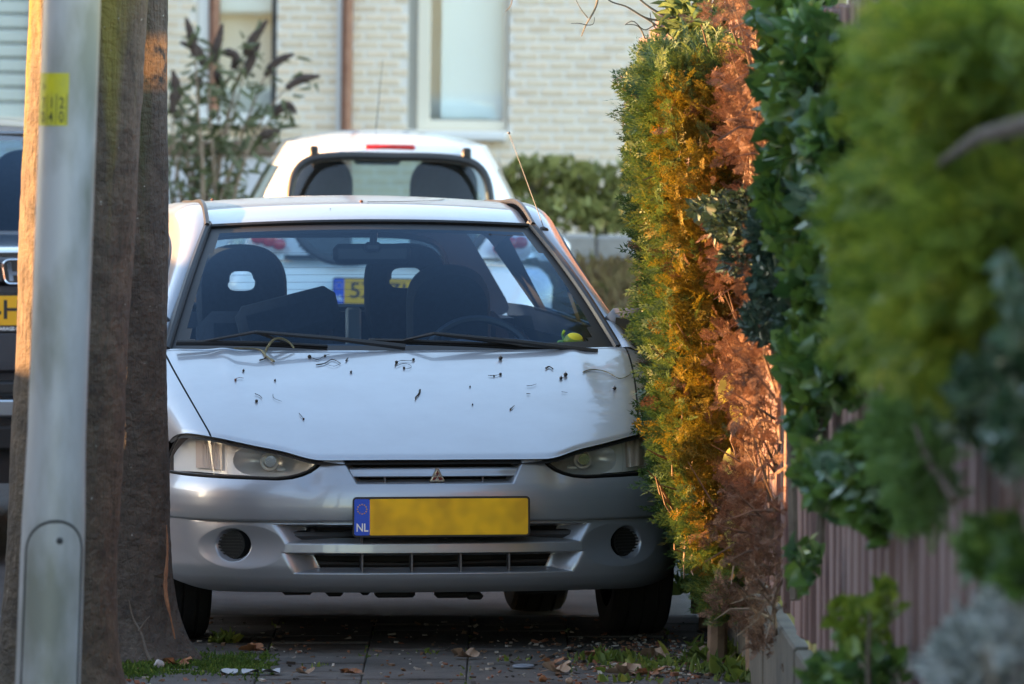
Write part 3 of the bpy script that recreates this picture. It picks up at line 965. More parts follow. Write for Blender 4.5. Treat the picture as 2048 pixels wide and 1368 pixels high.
mr_ = MB().box((.003, 1.75, 1.150), (.25, .035, .064), bev=.016)
mr_.tube([(.003, 1.745, 1.165), (.003, 1.70, 1.20), (.003, 1.685, 1.222)], .012)
mr_.box((.003, 1.725, 1.172), (.055, .03, .032), bev=.01)
mr_.build('rear_view_mirror', BLACK, car)
for s in (-1, 1):
    wm = MB()
    L = np.linspace(0, 1, 9)
    G_ = []
    prof_m = [(0, .0), (.03, .4), (.05, .75), (.05, .98), (.0, 1.0)]
    wm.box((s * .79, 1.27, .93), (.21, .07, .115), bev=.028)
    wm.box((s * .73, 1.29, .90), (.05, .05, .05), bev=.01)
    wm.build('door_mirror', pm('mirror_shell', (.03, .032, .04), .35, coat=.3) if s < 0 else bpy.data.materials['mirror_shell'], car)
# belt buckle strap seen between the seats
MB().box((.02, 2.45, .88), (.05, .03, .16), bev=.008).build('seat_belt', pm('belt_grey', (.25, .27, .29), .6), car)

# --- wipers, aerial
def wiper(p0, p1, peak, pivot):
    """blade from p0 to p1 in photo pixels, arm pivot->peak"""
    q = lambda p, y: CL(p[0], p[1], y)
    mb = MB()
    n = 14
    pts = np.array([q((lerp(p0[0], p1[0], t), lerp(p0[1], p1[1], t) - 3 * math.sin(math.pi * t)), 1.02) for t in np.linspace(0, 1, n)])
    mb.tube(pts, .0065, 6)
    mb.tube(pts + np.array((0, .012, -.008)), .004, 6)
    pk = q(peak, .995)
    for t in (.2, .8):
        mb.tube([pts[int(t * (n - 1))], pk], [.004, .006], 6)
    mb.tube([pk, lerp(pk, q(pivot, .985), .5) + np.array((0, 0, .004)), q(pivot, .99)], [.006, .008, .011], 6)
    return mb
for a_ in (((352, 684), (655, 693), (512, 664), (810, 694)), ((738, 680), (1150, 700), (868, 667), (1195, 704))):
    wiper(*a_).build('wiper', BLACK, car)
cw = np.array([[tuple(hood_pt(np.array(u), np.array(1.0)) + np.array((0, dy_, dz_))) for dy_, dz_ in ((-.004, -.012), (.02, -.012), (.07, -.004))] for u in np.linspace(-.83, .83, 50)])
MB().grid(cw, flip=True).build('scuttle_panel', BLACK, car)
ab, at_ = CL(1090, 462, 1.76), CL(1018, 266, 1.98)
ae = MB().tube([ab, lerp(ab, at_, .5), at_], [.0016, .0014, .0012], 6).ball(at_, .0045, 6)
aer = ae.build('aerial', pm('aerial_steel', (.10, .10, .10), .4, .5), car)
MB().box(CL(1086, 463, 1.76), (.032, .055, .03), rot=rotm('y', .5), bev=.008).build('aerial_base', BLACK, aer)

# ------------------------------------------------------------------ foliage building blocks
def tpl_conifer(pairs=8, sub=2, seed=0, width=.026, curl=.18):
    r = np.random.default_rng(seed)
    V = []; Q = []
    def blade(p, d, n, l, w):
        s = np.cross(n, d); s /= np.linalg.norm(s) + 1e-9
        k = len(V)
        V.extend([p, p + d * l * .45 + s * w, p + d * l, p + d * l * .45 - s * w]); Q.append((k, k + 1, k + 2, k + 3))
    n = np.array((0, 0, 1.))
    for i in range(5):
        blade(np.array((i * .2, 0, -curl * (i * .2) ** 2)), np.array((1, 0, -curl * 2 * i * .2)), n, .24, .014)
    for i in range(pairs):
        t = .08 + .86 * i / pairs
        for s in (-1, 1):
            t2 = t + r.uniform(-.02, .02)
            ang = math.radians(r.uniform(32, 50)) * s
            L = (.42 * (1 - t) ** .8 + .07) * r.uniform(.8, 1.15)
            p = np.array((t2, 0, -curl * t2 * t2))
            d = np.array((math.cos(ang), math.sin(ang), r.uniform(-.25, .12)))
            blade(p, d, n, L, width)
            for q in range(sub):
                u = .3 + .45 * q / max(sub - 1, 1)
                for s2 in (-1, 1):
                    a2 = ang + s2 * math.radians(r.uniform(28, 42))
                    d2 = np.array((math.cos(a2), math.sin(a2), r.uniform(-.3, .2)))
                    blade(p + d * L * u, d2, n, L * .42 * (1.1 - u * .5), width * .8)
    return np.array(V), np.array(Q)

def tpl_leaf(wide=.42, fold=.18, droop=.25):
    """one pointed leaf folded on its midrib"""
    V = np.array([(0, 0, 0), (.28, wide, fold), (.72, wide * .62, fold * .6 - droop * .4), (1, 0, -droop), (.5, 0, -droop * .2), (.72, -wide * .62, fold * .6 - droop * .4), (.28, -wide, fold)], float)
    Q = np.array([(0, 4, 2, 1), (4, 3, 3, 2), (0, 6, 5, 4), (4, 5, 3, 3)])
    V2 = np.array([(0, 0, 0), (.28, wide, fold), (.72, wide * .62, fold * .6 - droop * .4), (1, 0, -droop), (.72, -wide * .62, fold * .6 - droop * .4), (.28, -wide, fold)], float)
    return V2, np.array([(0, 3, 2, 1), (0, 5, 4, 3)])

def scatter(tpls, pos, dirs, scale, roll=None, normal=None, rng=RNG):
    """place leaf templates: x axis of the template along dirs"""
    pos = np.asarray(pos, float); n = len(pos)
    D = np.asarray(dirs, float); D = D / (np.linalg.norm(D, axis=1)[:, None] + 1e-9)
    N0 = rng.normal(size=(n, 3)) if normal is None else np.asarray(normal, float) + rng.normal(size=(n, 3)) * .35
    Yv = np.cross(N0, D); Yv /= np.linalg.norm(Yv, axis=1)[:, None] + 1e-9
    Zv = np.cross(D, Yv)
    R = np.stack([D, Yv, Zv], -1)               # columns
    scale = np.broadcast_to(np.asarray(scale, float), (n,))
    which = rng.integers(0, len(tpls), n)
    VV = []; QQ = []; base = 0
    for k, (V, Q) in enumerate(tpls):
        idx = np.where(which == k)[0]
        if len(idx) == 0: continue
        W = np.einsum('nij,vj->nvi', R[idx], V) * scale[idx][:, None, None] + pos[idx][:, None, :]
        QQ.append((Q[None] + (np.arange(len(idx)) * len(V))[:, None, None]).reshape(-1, Q.shape[1]) + base)
        VV.append(W.reshape(-1, 3)); base += len(idx) * len(V)
    return np.concatenate(VV), np.concatenate(QQ)

CON = [tpl_conifer(7, 1, s) for s in range(4)]
CONF = [tpl_conifer(8, 2, 10 + s, .022) for s in range(4)]
LEAF = [tpl_leaf(), tpl_leaf(.36, .1, .4), tpl_leaf(.5, .25, .15)]
LANCE = [tpl_leaf(.16, .06, .35), tpl_leaf(.13, .05, .55)]

# ------------------------------------------------------------------ fence on the right
WOOD = pm('weathered_fence_wood', (.115, .060, .054), .8, col2=(.17, .105, .096), scale=6, bump=.4, bscale=40, stretch=(1, 1, .12))
CONC = pm('gravel_board_concrete', (.050, .046, .038), .85, col2=(.085, .080, .064), scale=7, bump=.5, bscale=60)
MOSSY = pm('mossy_post', (.22, .21, .07), .9, col2=(.30, .24, .13), scale=9, bump=.5, bscale=50)
FX = .70
fence = empty('wooden_fence', (FX, 24, 0), .012, 'tall weathered brown board fence along the right side of the pavement', 'fence')
bmesh0 = None
k = 0
for i in range(180):
    y = 9.6 + i * .148
    z0, z1 = (.30, 1.86)
    if bmesh0 is None:
        b0 = MB().box((0, 0, 0), (.022, .128, 1.56), bev=.004).build('board', WOOD, fence, smooth=False)
        bmesh0 = b0.data
        o = b0
    else:
        o = link(bpy.data.objects.new('board', bmesh0), fence)
    off = .0 if i % 2 else .028
    o.location = (off + RNG.normal(0, .002), y - 24, (z0 + z1) / 2 + RNG.normal(0, .008) + (.03 if 20 < i < 170 else 0))
    o.rotation_euler = (RNG.normal(0, .003), RNG.normal(0, .004), RNG.normal(0, .02))
for z in (.55, 1.15, 1.7):
    MB().box((.055, -1.1, z), (.04, 26.6, .07)).build('rail', WOOD, fence, smooth=False)
for i in range(14):
    y = 10.0 + i * 1.9
    MB().box((.06, y - 24, .98), (.09, .09, 1.95), bev=.008).build('post', MOSSY if 21 < y < 25 else WOOD, fence, smooth=False)
    MB().box((.0, y - 24 + .95, .14), (.045, 1.80, .29), bev=.006).build('gravel_board', CONC, fence, smooth=False)

# ------------------------------------------------------------------ clipped conifer hedge
HG_TIP = leaf_mat('hedge_green', (.022, .062, .024), (.085, .135, .030), (.16, .17, .03), .55, .3, 3.0)
HG_GOLD = leaf_mat('hedge_gold', (.075, .075, .010), (.22, .15, .018), (.30, .12, .025), .6, .35, 4.0)
HG_DEAD = leaf_mat('hedge_dead', (.075, .040, .024), (.17, .085, .048), (.26, .16, .10), .8, .2, 9.0)
BARK_D = pm('dead_twig', (.10, .065, .045), .9, col2=(.18, .12, .08), scale=20)
_hx = pchip([.05, .2, .35, .55, .75, 1.0, 1.5, 1.85], [.70, .60, .53, .485, .46, .445, .43, .425])
hedge = empty('conifer_hedge', (.5, 25.6, 0), 0, 'narrow clipped conifer hedge pressed against the front wing of the silver car', 'hedge')
HO = np.array((.5, 25.6, 0))
def hz_top(y): return 1.705 + .05 * np.sin(y * 3.1)
def wob(p, k): return np.sin(p[:, 0] * 11 * k + 1.3) + np.sin(p[:, 1] * 7 * k + .4) + np.sin(p[:, 2] * 9 * k + 2.1)
def left_pts(n):
    y = 24.62 + 3.0 * RNG.uniform(0, 1, n) ** 1.4; z = RNG.uniform(.14, 1.72, n)
    x = _hx(z) + .015 * np.sin(y * 7) + .02 * np.sin(z * 9 + y * 4) + np.where(y > 25.55, .06 * sstep((y - 25.5) / .8) * sstep((1.5 - z) / .3), 0)
    x = x + .05 * np.exp(-((y - 25.15) / .09) ** 2)
    return np.stack([x, y, z], 1)
p = left_pts(7600)
p[:, 0] += RNG.uniform(.0, .07, len(p))
dr = np.stack([RNG.uniform(-1, -.15, len(p)), RNG.normal(-.35, .45, len(p)), RNG.normal(.30, .40, len(p))], 1)
sc = RNG.uniform(.05, .10, len(p))
n2 = 800                                         # longer shoots sticking out
p2 = left_pts(n2)
d2 = np.stack([RNG.uniform(-1, -.5, n2), RNG.normal(-.2, .35, n2), RNG.normal(.3, .3, n2)], 1)
s2 = RNG.uniform(.08, .125, n2)
n3 = 5200                                        # end that looks at the camera
z = RNG.uniform(.16, 1.73, n3)
x = _hx(z) + RNG.uniform(.0, .27, n3)
y = 24.62 + RNG.uniform(-.12, .14, n3) - .06 * np.sin((x - .40) * 12) + .05 * np.sin(z * 8)
p3 = np.stack([x, y, z], 1)
d3 = np.stack([RNG.normal(-.45, .45, n3), RNG.uniform(-1, -.1, n3), RNG.normal(.25, .45, n3)], 1)
s3 = RNG.uniform(.04, .085, n3)
n5 = 1700                                        # clipped top
ya = RNG.uniform(24.5, 27.6, n5)
p5 = np.stack([RNG.uniform(.42, .68, n5), ya, hz_top(ya) + RNG.normal(0, .025, n5)], 1)
d5 = np.stack([RNG.normal(-.2, .5, n5), RNG.normal(-.3, .5, n5), RNG.uniform(.3, 1, n5)], 1)
s5 = RNG.uniform(.05, .10, n5)
PA = np.concatenate([p, p2, p3, p5]); DA = np.concatenate([dr, d2, d3, d5]); SA_ = np.concatenate([sc, s2, s3, s5])
fx = (PA[:, 0] - _hx(np.clip(PA[:, 2], .05, 1.85))) / .27          # 0 at the street face, 1 against the fence
endf = sstep((24.86 - PA[:, 1]) / .16)
gold = endf * sstep((fx - .0) / .30) * 1.4 * sstep((PA[:, 2] - .22) / .35) * sstep((1.72 - PA[:, 2]) / .08) + .16 * wob(PA, 1.0) / 1.7
dead_ = endf * sstep((fx - .50) / .5) * .75 + .14 * wob(PA, 1.7) + .10 * np.exp(-((PA[:, 2] - .95) / .25) ** 2) * endf
rnd = RNG.uniform(0, 1, len(PA))
cls = np.where(rnd < np.clip(dead_, 0, .8), 2, np.where(RNG.uniform(0, 1, len(PA)) < np.clip(gold, 0, .93), 1, 0))
gap = (endf > .5) & (wob(PA, 2.3) > 1.55)
for k_, (nm, mt) in enumerate((('foliage', HG_TIP), ('golden_foliage', HG_GOLD), ('browned_foliage', HG_DEAD))):
    m_ = (cls == k_) & ~gap
    V, Q = scatter(CONF if k_ else CON, PA[m_], DA[m_], SA_[m_] * (1.0 if k_ < 2 else .8))
    fast_quads(nm, V - HO, Q, mt, hedge)
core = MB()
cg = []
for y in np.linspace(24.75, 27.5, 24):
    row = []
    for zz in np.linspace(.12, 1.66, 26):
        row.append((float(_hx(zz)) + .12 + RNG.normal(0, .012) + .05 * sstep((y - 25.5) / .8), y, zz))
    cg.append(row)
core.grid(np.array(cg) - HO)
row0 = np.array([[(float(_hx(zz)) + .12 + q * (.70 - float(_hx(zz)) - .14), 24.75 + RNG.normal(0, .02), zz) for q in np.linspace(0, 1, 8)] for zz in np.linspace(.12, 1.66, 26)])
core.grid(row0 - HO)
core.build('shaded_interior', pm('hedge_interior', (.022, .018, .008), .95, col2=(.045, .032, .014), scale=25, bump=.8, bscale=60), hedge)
tw = MB()
for i in range(130):
    x0 = RNG.uniform(.46, .66); z0 = RNG.uniform(.3, 1.7); y0 = 24.7
    e = np.array((x0 + RNG.normal(0, .06), 24.52 + RNG.normal(0, .04), z0 + RNG.normal(.05, .08)))
    s0 = np.array((x0, y0, z0))
    tw.tube([s0 - HO, (s0 + e) / 2 + RNG.normal(0, .012, 3) - HO, e - HO], [.005, .0035, .0015], 4, caps=False)
tag(tw.build('twigs', BARK_D, hedge), kind='stuff')
for xx, yy in ((.60, 24.95), (.62, 25.7), (.61, 26.5), (.60, 27.2)):
    MB().tube(np.array([(xx, yy, 0), (xx + .01, yy, .5), (xx, yy + .02, 1.6)]) - HO, [.03, .026, .012], 8).build('stem', BARK_D, hedge)

# dead, browned conifer between the hedge and the near fence
dead = empty('dead_conifer', (.68, 24.2, 0), 0, 'dead browned conifer standing between the green hedge and the near fence boards', 'conifer')
DO = np.array((.68, 24.2, 0))
n = 6400
z = RNG.uniform(.20, 2.0, n)
y = 21.7 + 2.75 * RNG.uniform(0, 1, n) ** .55
x = .655 + RNG.normal(0, .028, n) + .02 * np.sin(z * 7 + y * 3) - .02 * sstep((y - 23.4) / .6)
pd_ = np.stack([x, y, z], 1)
ok_ = wob(pd_, 1.9) < .75
pd_ = pd_[ok_]; n = len(pd_)
dv = np.stack([RNG.normal(-.35, .5, n), RNG.normal(-.5, .45, n), RNG.normal(.1, .55, n)], 1)
V, Q = scatter(CONF, pd_, dv, RNG.uniform(.028, .062, n))
fast_quads('foliage', V - DO, Q, HG_DEAD, dead)
tw = MB()
for i in range(260):
    z0 = RNG.uniform(.25, 1.9)
    s0 = np.array((.69, RNG.uniform(22, 24.3), z0)); e = s0 + np.array((RNG.normal(-.05, .05), RNG.uniform(-.3, -.1), RNG.normal(.05, .1)))
    tw.tube([s0 - DO, (s0 + e) / 2 + RNG.normal(0, .015, 3) - DO, e - DO], [.005, .003, .0012], 4, caps=False)
tag(tw.build('twigs', BARK_D, dead), kind='stuff')
MB().tube(np.array([(.70, 24.25, 0), (.69, 24.22, .8), (.70, 24.2, 2.1)]) - DO, [.035, .03, .015], 8).build('trunk', BARK_D, dead)

# big pale leaves of a climber caught in the hedge
BIGLEAF = leaf_mat('pale_big_leaf', (.20, .19, .03), (.36, .32, .06), None, .5, .4, 10)
clm = empty('climber', (.6, 24.3, 0), 0, 'climber with a few large pale yellow leaves hanging in the hedge', 'climber')
for (a_, b_, L, w) in (((1468, 742), (1442, 806), 0, 0), ((1478, 790), (1475, 850), 0, 0), ((1460, 895), (1468, 965), 0, 0), ((1478, 1010), (1464, 1100), 0, 0), ((1500, 1000), (1490, 1085), 0, 0)):
    A_, B_ = P(a_[0], a_[1], 24.2), P(b_[0], b_[1], 24.12)
    ax_ = B_ - A_; Ln = np.linalg.norm(ax_); ax_ /= Ln
    sd_ = np.cross(ax_, np.array((.25, -1, .1))); sd_ /= np.linalg.norm(sd_); nn = np.cross(ax_, sd_)
    G_ = []
    for t in np.linspace(0, 1, 9):
        wd = .40 * Ln * math.sin(math.pi * (t * .94 + .03)) ** .7
        G_.append([A_ + ax_ * Ln * t + sd_ * wd * q * .5 + nn * (.10 * Ln * abs(q) - .1 * Ln * t * t) for q in (-1, -.5, 0, .5, 1)])
    MB().grid(np.array(G_) - np.array((.6, 24.3, 0))).build('leaf', BIGLEAF, clm)
MB().tube(np.array([P(1500, 1080, 24.2), P(1478, 1000, 24.2), P(1470, 900, 24.22), P(1462, 880, 24.15), P(1480, 800, 24.2), P(1475, 700, 24.25)]) - np.array((.6, 24.3, 0)), .004, 5).build('stem', BARK_D, clm)

# ------------------------------------------------------------------ green masses on the near fence
def cloud(specs, tpls, mat, parent, origin, name='foliage', spread=1.0, up=.2, outx=-.5, outy=-.7, rnd=.6, normal=None):
    """specs: (px, py, D, rx_px, ry_px, depth, count, size)"""
    PP = []; DD = []; SS = []
    for (px, py, D, rx, ry, dep, cnt, size) in specs:
        D0 = D; D = min(D + max(0, 17 - D) * .5, max(D, .69 * FPX / max(px - 1024, 1))); size *= (D / D0) ** .5
        u = RNG.normal(size=(cnt, 3)); u /= np.linalg.norm(u, axis=1)[:, None]
        rad = RNG.uniform(.25, 1, cnt) ** .45
        c = P(px, py, D); s = D / FPX
        p_ = c + u * rad[:, None] * np.array((rx * s, dep, ry * s))
        PP.append(p_); DD.append(u * .5 + np.array((outx, outy, up)) + RNG.normal(size=(cnt, 3)) * rnd)
        SS.append(size * RNG.uniform(.7, 1.25, cnt))
    V, Q = scatter(tpls, np.concatenate(PP), np.concatenate(DD), np.concatenate(SS), normal=None if normal is None else np.tile(normal, (sum(len(a) for a in PP), 1)))
    return fast_quads(name, V - origin, Q, mat, parent)
IVY = leaf_mat('ivy_leaf', (.030, .080, .022), (.10, .18, .032), (.17, .24, .04), .32, .2, 5, spec=.6)
DARK_I = leaf_mat('dark_ivy_leaf', (.022, .060, .030), (.075, .12, .06), (.16, .20, .14), .3, .2, 5, spec=.6)  # ivy leaf in darker tones
IVY_B = leaf_mat('ivy_pale_leaf', (.05, .11, .06), (.14, .21, .13), (.22, .29, .19), .28, .2, 5, spec=.7)
NEAR_C = leaf_mat('near_conifer_green', (.07, .14, .018), (.25, .31, .034), (.38, .37, .045), .55, .45, 9)
DARK_C = leaf_mat('dark_shrub_leaf', (.016, .038, .026), (.042, .08, .05), None, .45, .15, 6, spec=.5)
JUN = leaf_mat('juniper_green', (.07, .15, .04), (.14, .24, .06), None, .55, .3, 7)
GREY_L = leaf_mat('silver_leaf', (.26, .30, .28), (.55, .58, .57), None, .6, .3, 8)
YG = leaf_mat('yellow_green_leaf', (.07, .12, .012), (.17, .22, .025), None, .45, .4, 8)
STEM = pm('woody_stem', (.075, .055, .04), .9, col2=(.13, .10, .075), scale=15, bump=.4)

ivo = np.array((.66, 19.5, 0))
ivy = empty('ivy', ivo, 0, 'glossy green ivy climbing over the middle of the board fence', 'ivy')
cloud([(1590, 40, 20.5, 65, 75, .35, 340, .058), (1570, 150, 20.6, 45, 60, .3, 180, .055), (1640, 140, 19.5, 80, 110, .4, 420, .058), (1600, 280, 20, 50, 70, .3, 200, .058), (1585, 380, 20.3, 45, 60, .3, 190, .06), (1590, 330, 20.3, 40, 50, .25, 130, .06), (1600, 450, 20.1, 45, 60, .3, 190, .058), (1640, 560, 19.5, 50, 60, .3, 220, .055),
       (1610, 690, 20, 45, 45, .25, 150, .05), (1640, 740, 19.5, 60, 70, .3, 280, .052), (1700, 720, 18.5, 70, 80, .35, 330, .052), (1620, 820, 19.6, 30, 40, .2, 80, .05), (1760, 600, 18, 80, 90, .35, 380, .052), (1740, 440, 18, 90, 90, .35, 420, .055), (1720, 300, 18.5, 90, 110, .4, 460, .058)], LEAF, IVY, ivy, ivo)
cloud([(1630, 220, 19.8, 60, 60, .3, 90, .06), (1660, 390, 19.3, 50, 60, .3, 110, .058), (1680, 250, 19, 60, 60, .3, 90, .058), (1640, 130, 19.8, 40, 40, .3, 50, .06), (1700, 560, 18.6, 50, 60, .3, 80, .055), (1610, 110, 20, 30, 30, .2, 30, .06)], LEAF, IVY_B, ivy, ivo, 'pale_leaves')
for st_ in ([(1640, 1100, 19.6), (1650, 800, 19.5), (1620, 400, 19.8), (1600, 60, 20)], [(1760, 1000, 17.8), (1740, 600, 18), (1700, 250, 18.4)]):
    MB().tube(np.array([P(*q) for q in st_]) - ivo, [.012, .010, .007, .004][:len(st_)], 6).build('stem', STEM, ivy)

dko = P(1520, 640, 23)
dks = empty('dark_shrub', dko, 0, 'dark blue-green shrub growing out between the dead conifer and the ivy', 'shrub')
cloud([(1500, 440, 22.2, 85, 55, .25, 1100, .028), (1560, 470, 20.9, 60, 70, .3, 900, .028), (1440, 420, 23.2, 60, 30, .2, 380, .026), (1560, 570, 20.8, 55, 65, .3, 800, .028), (1530, 640, 21.4, 45, 45, .3, 420, .028), (1590, 660, 20.2, 35, 60, .25, 420, .028), (1590, 380, 20.2, 45, 55, .25, 420, .028), (1480, 520, 22.6, 40, 30, .2, 200, .026)], LANCE + LEAF, DARK_C, dks, dko)
MB().tube(np.array([P(1590, 1200, 20.6), P(1580, 800, 20.7), P(1550, 560, 21.2), P(1500, 440, 22.2)]) - dko, [.014, .012, .008, .004], 6).build('stem', STEM, dks)

v2o = P(1700, 980, 17.2)
iv2 = empty('leafy_climber', v2o, 0, 'bushy leafy climber with one mauve flower halfway up the fence boards', 'climber')
cloud([(1700, 970, 17.3, 60, 60, .22, 190, .048), (1660, 960, 17.8, 30, 55, .18, 90, .046), (1745, 910, 16.6, 50, 60, .2, 170, .046), (1760, 1010, 16.6, 50, 60, .2, 160, .046), (1625, 920, 18.6, 18, 70, .15, 60, .042), (1610, 1130, 19.2, 25, 45, .15, 60, .042)], LEAF, IVY, iv2, v2o)
cloud([(1740, 950, 16.6, 45, 55, .2, 70, .05), (1690, 930, 17.2, 35, 35, .2, 40, .048)], LEAF, IVY_B, iv2, v2o, 'pale_leaves')
MB().ball(P(1712, 936, 16.9) - v2o, .011, 8).build('flower', pm('mauve_petal', (.42, .32, .62), .6), iv2)
MB().tube(np.array([P(1770, 1090, 16.6), P(1740, 1000, 16.8), P(1700, 930, 17.2)]) - v2o, [.008, .006, .003], 6).build('stem', STEM, iv2)

jno = P(1840, 930, 14.2)
jun = empty('juniper', jno, 0, 'soft feathery green juniper bulging through the fence', 'juniper')
cloud([(1835, 850, 14.2, 72, 80, .2, 480, .05), (1850, 960, 14, 55, 92, .2, 400, .05), (1800, 900, 14.5, 42, 60, .2, 200, .046)], CON, JUN, jun, jno, up=-.1)
MB().tube(np.array([P(1910, 1000, 14), P(1860, 930, 14.1), P(1830, 850, 14.2)]) - jno, [.01, .008, .004], 6).build('stem', STEM, jun)

nco = P(1900, 350, 9.6)
nc = empty('overhanging_conifer', nco, 0, 'blurred yellow-green conifer branch hanging over the fence close to the camera', 'conifer')
cloud([(1970, 100, 9.6, 150, 140, .30, 400, .085), (1840, 130, 10.4, 95, 110, .25, 230, .08), (1900, 320, 9.8, 140, 120, .3, 380, .085), (1790, 420, 10.8, 80, 110, .25, 230, .08), (1980, 480, 9.2, 150, 150, .3, 480, .085), (1860, 560, 10, 105, 105, .3, 330, .08), (1960, 640, 9.3, 140, 90, .25, 420, .085), (1770, 620, 11, 60, 70, .25, 150, .07), (1820, 690, 10.4, 60, 45, .25, 110, .07)], CON, NEAR_C, nc, nco, up=-.35, outx=-.7, outy=-.3)
MB().tube(np.array([P(2180, 235, 11.0), P(2048, 250, 11.1), P(1960, 272, 11.6), P(1890, 320, 12.2), P(1800, 400, 13)]) - nco, [.016, .013, .010, .006, .003], 8).build('branch', STEM, nc)
cloud([(2042, 570, 9, 22, 50, .12, 24, .035), (2038, 650, 9, 24, 40, .12, 22, .035)], LEAF, IVY_B, nc, nco, 'pale_leaves')

vgo = P(1970, 800, 12)
v3 = empty('dark_ivy', vgo, 0, 'dark ivy trailing down the nearest fence boards below the conifer', 'ivy')
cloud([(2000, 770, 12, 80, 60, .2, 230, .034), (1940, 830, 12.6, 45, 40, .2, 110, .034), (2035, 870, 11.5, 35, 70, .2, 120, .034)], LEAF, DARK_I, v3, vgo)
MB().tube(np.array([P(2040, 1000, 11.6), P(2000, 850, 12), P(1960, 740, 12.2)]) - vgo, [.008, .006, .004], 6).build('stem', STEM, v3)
vho = P(1990, 1110, 11.8)
v4 = empty('low_ivy', vho, 0, 'round clump of bright green ivy low on the nearest fence boards', 'ivy')
cloud([(1990, 1100, 11.8, 55, 62, .14, 210, .034), (2040, 1130, 11.5, 30, 50, .14, 90, .034)], LEAF, IVY, v4, vho)
MB().tube(np.array([P(2050, 1180, 11.6), P(2000, 1110, 11.8)]) - vho, [.006, .003], 6).build('stem', STEM, v4)
vio = P(1735, 1290, 16)
v5 = empty('yellow_green_plant', vio, 0, 'yellow-green leafy plant growing up the foot of the fence', 'plant')
cloud([(1735, 1260, 16, 45, 45, .13, 80, .034), (1775, 1205, 15.8, 24, 34, .1, 40, .034), (1695, 1240, 16.4, 26, 40, .1, 40, .032)], LEAF, YG, v5, vio)
cloud([(1740, 1335, 15.8, 65, 42, .16, 150, .036), (1660, 1355, 16.6, 40, 32, .14, 80, .034)], LEAF, IVY, v5, vio, 'dark_leaves')
MB().tube(np.array([P(1740, 1420, 16), P(1735, 1330, 16), P(1740, 1220, 16)]) - vio, [.006, .005, .003], 6).build('stem', STEM, v5)
vjo = P(1970, 1310, 9.6)
v6 = empty('silver_leaved_plant', vjo, 0, 'blurred silver-grey leaved plant in the bottom corner beside the fence', 'plant')
cloud([(1975, 1320, 9.6, 85, 75, .15, 420, .04), (2030, 1260, 9.4, 50, 70, .15, 200, .04), (1930, 1350, 9.8, 60, 40, .15, 170, .04)], LANCE, GREY_L, v6, vjo, up=.8)
MB().tube(np.array([P(1990, 1480, 9.6), P(1985, 1380, 9.6), P(1970, 1290, 9.6)]) - vjo, [.006, .004, .003], 6).build('stem', STEM, v6)

# bare twiggy shrub leaning over the top of the hedge
TWIG = pm('bare_twig', (.085, .068, .05), .85, col2=(.15, .13, .09), scale=30)
bso = P(1470, 120, 26.5)
bs = empty('bare_shrub', bso, 0, 'bare twiggy shrub with a few green shoots leaning over the hedge top', 'shrub')
def limb(pts, r0, r1, name='branch', mat=TWIG, D=26.5):
    W = np.array([P(q[0], q[1], D + (q[2] if len(q) > 2 else 0)) for q in pts]) - bso
    W = curve(W, max(6, 4 * len(pts)))
    return MB().tube(W, np.linspace(r0, r1, len(W)), 5).build(name, mat, bs)
for pts, r0, r1 in (([(1500, 60), (1430, 20), (1380, -15), (1330, -60)], .016, .012),
                    ([(1470, 55), (1420, 42), (1390, 38)], .012, .010),
                    ([(1520, 90), (1440, 50), (1350, 38), (1300, 15), (1270, -10)], .007, .003),
                    ([(1350, 38), (1290, 35), (1250, 12), (1220, 2), (1200, -20)], .004, .002),
                    ([(1400, 80), (1330, 60), (1300, 42), (1255, 15)], .004, .002),
                    ([(1400, 80), (1340, 70), (1310, 50), (1290, 60), (1265, 42), (1250, 50)], .003, .0015),
                    ([(1290, 78), (1275, 52), (1252, 49)], .0028, .0012),
                    ([(1330, 68), (1310, 55), (1300, 25)], .0026, .0012),
                    ([(1380, 70), (1350, 35), (1330, 10), (1340, -20)], .004, .002),
                    ([(1400, 60), (1420, 20), (1440, -20)], .005, .003),
                    ([(1430, 70), (1450, 30), (1490, -20)], .006, .004),
                    ([(1360, 66), (1385, 40), (1410, 10)], .0026, .0015),
                    ([(1320, 70), (1345, 45), (1352, 42)], .002, .001)):
    limb(pts, r0, r1)
limb([(1198, -30), (1190, 18), (1172, 50), (1163, 73)], .0045, .0016, 'hanging_branch')
limb([(1176, 36), (1160, 15), (1150, -5)], .002, .0009, 'hanging_branch')
limb([(1172, 50), (1160, 47), (1142, 47)], .0018, .0008, 'hanging_branch')
limb([(1172, 50), (1186, 48), (1189, 34)], .0016, .0008, 'hanging_branch')
limb([(1024, -15), (1021, 12), (1011, 23)], .002, .0009, 'hanging_branch')
cloud([(1400, 30, 26.4, 60, 35, .15, 90, .075), (1440, 50, 26.3, 40, 30, .12, 70, .07), (1370, 40, 26.5, 30, 30, .1, 40, .06)], LANCE, leaf_mat('green_shoot', (.06, .10, .03), (.14, .19, .07), None, .5, .4, 9), bs, bso, 'green_shoots')

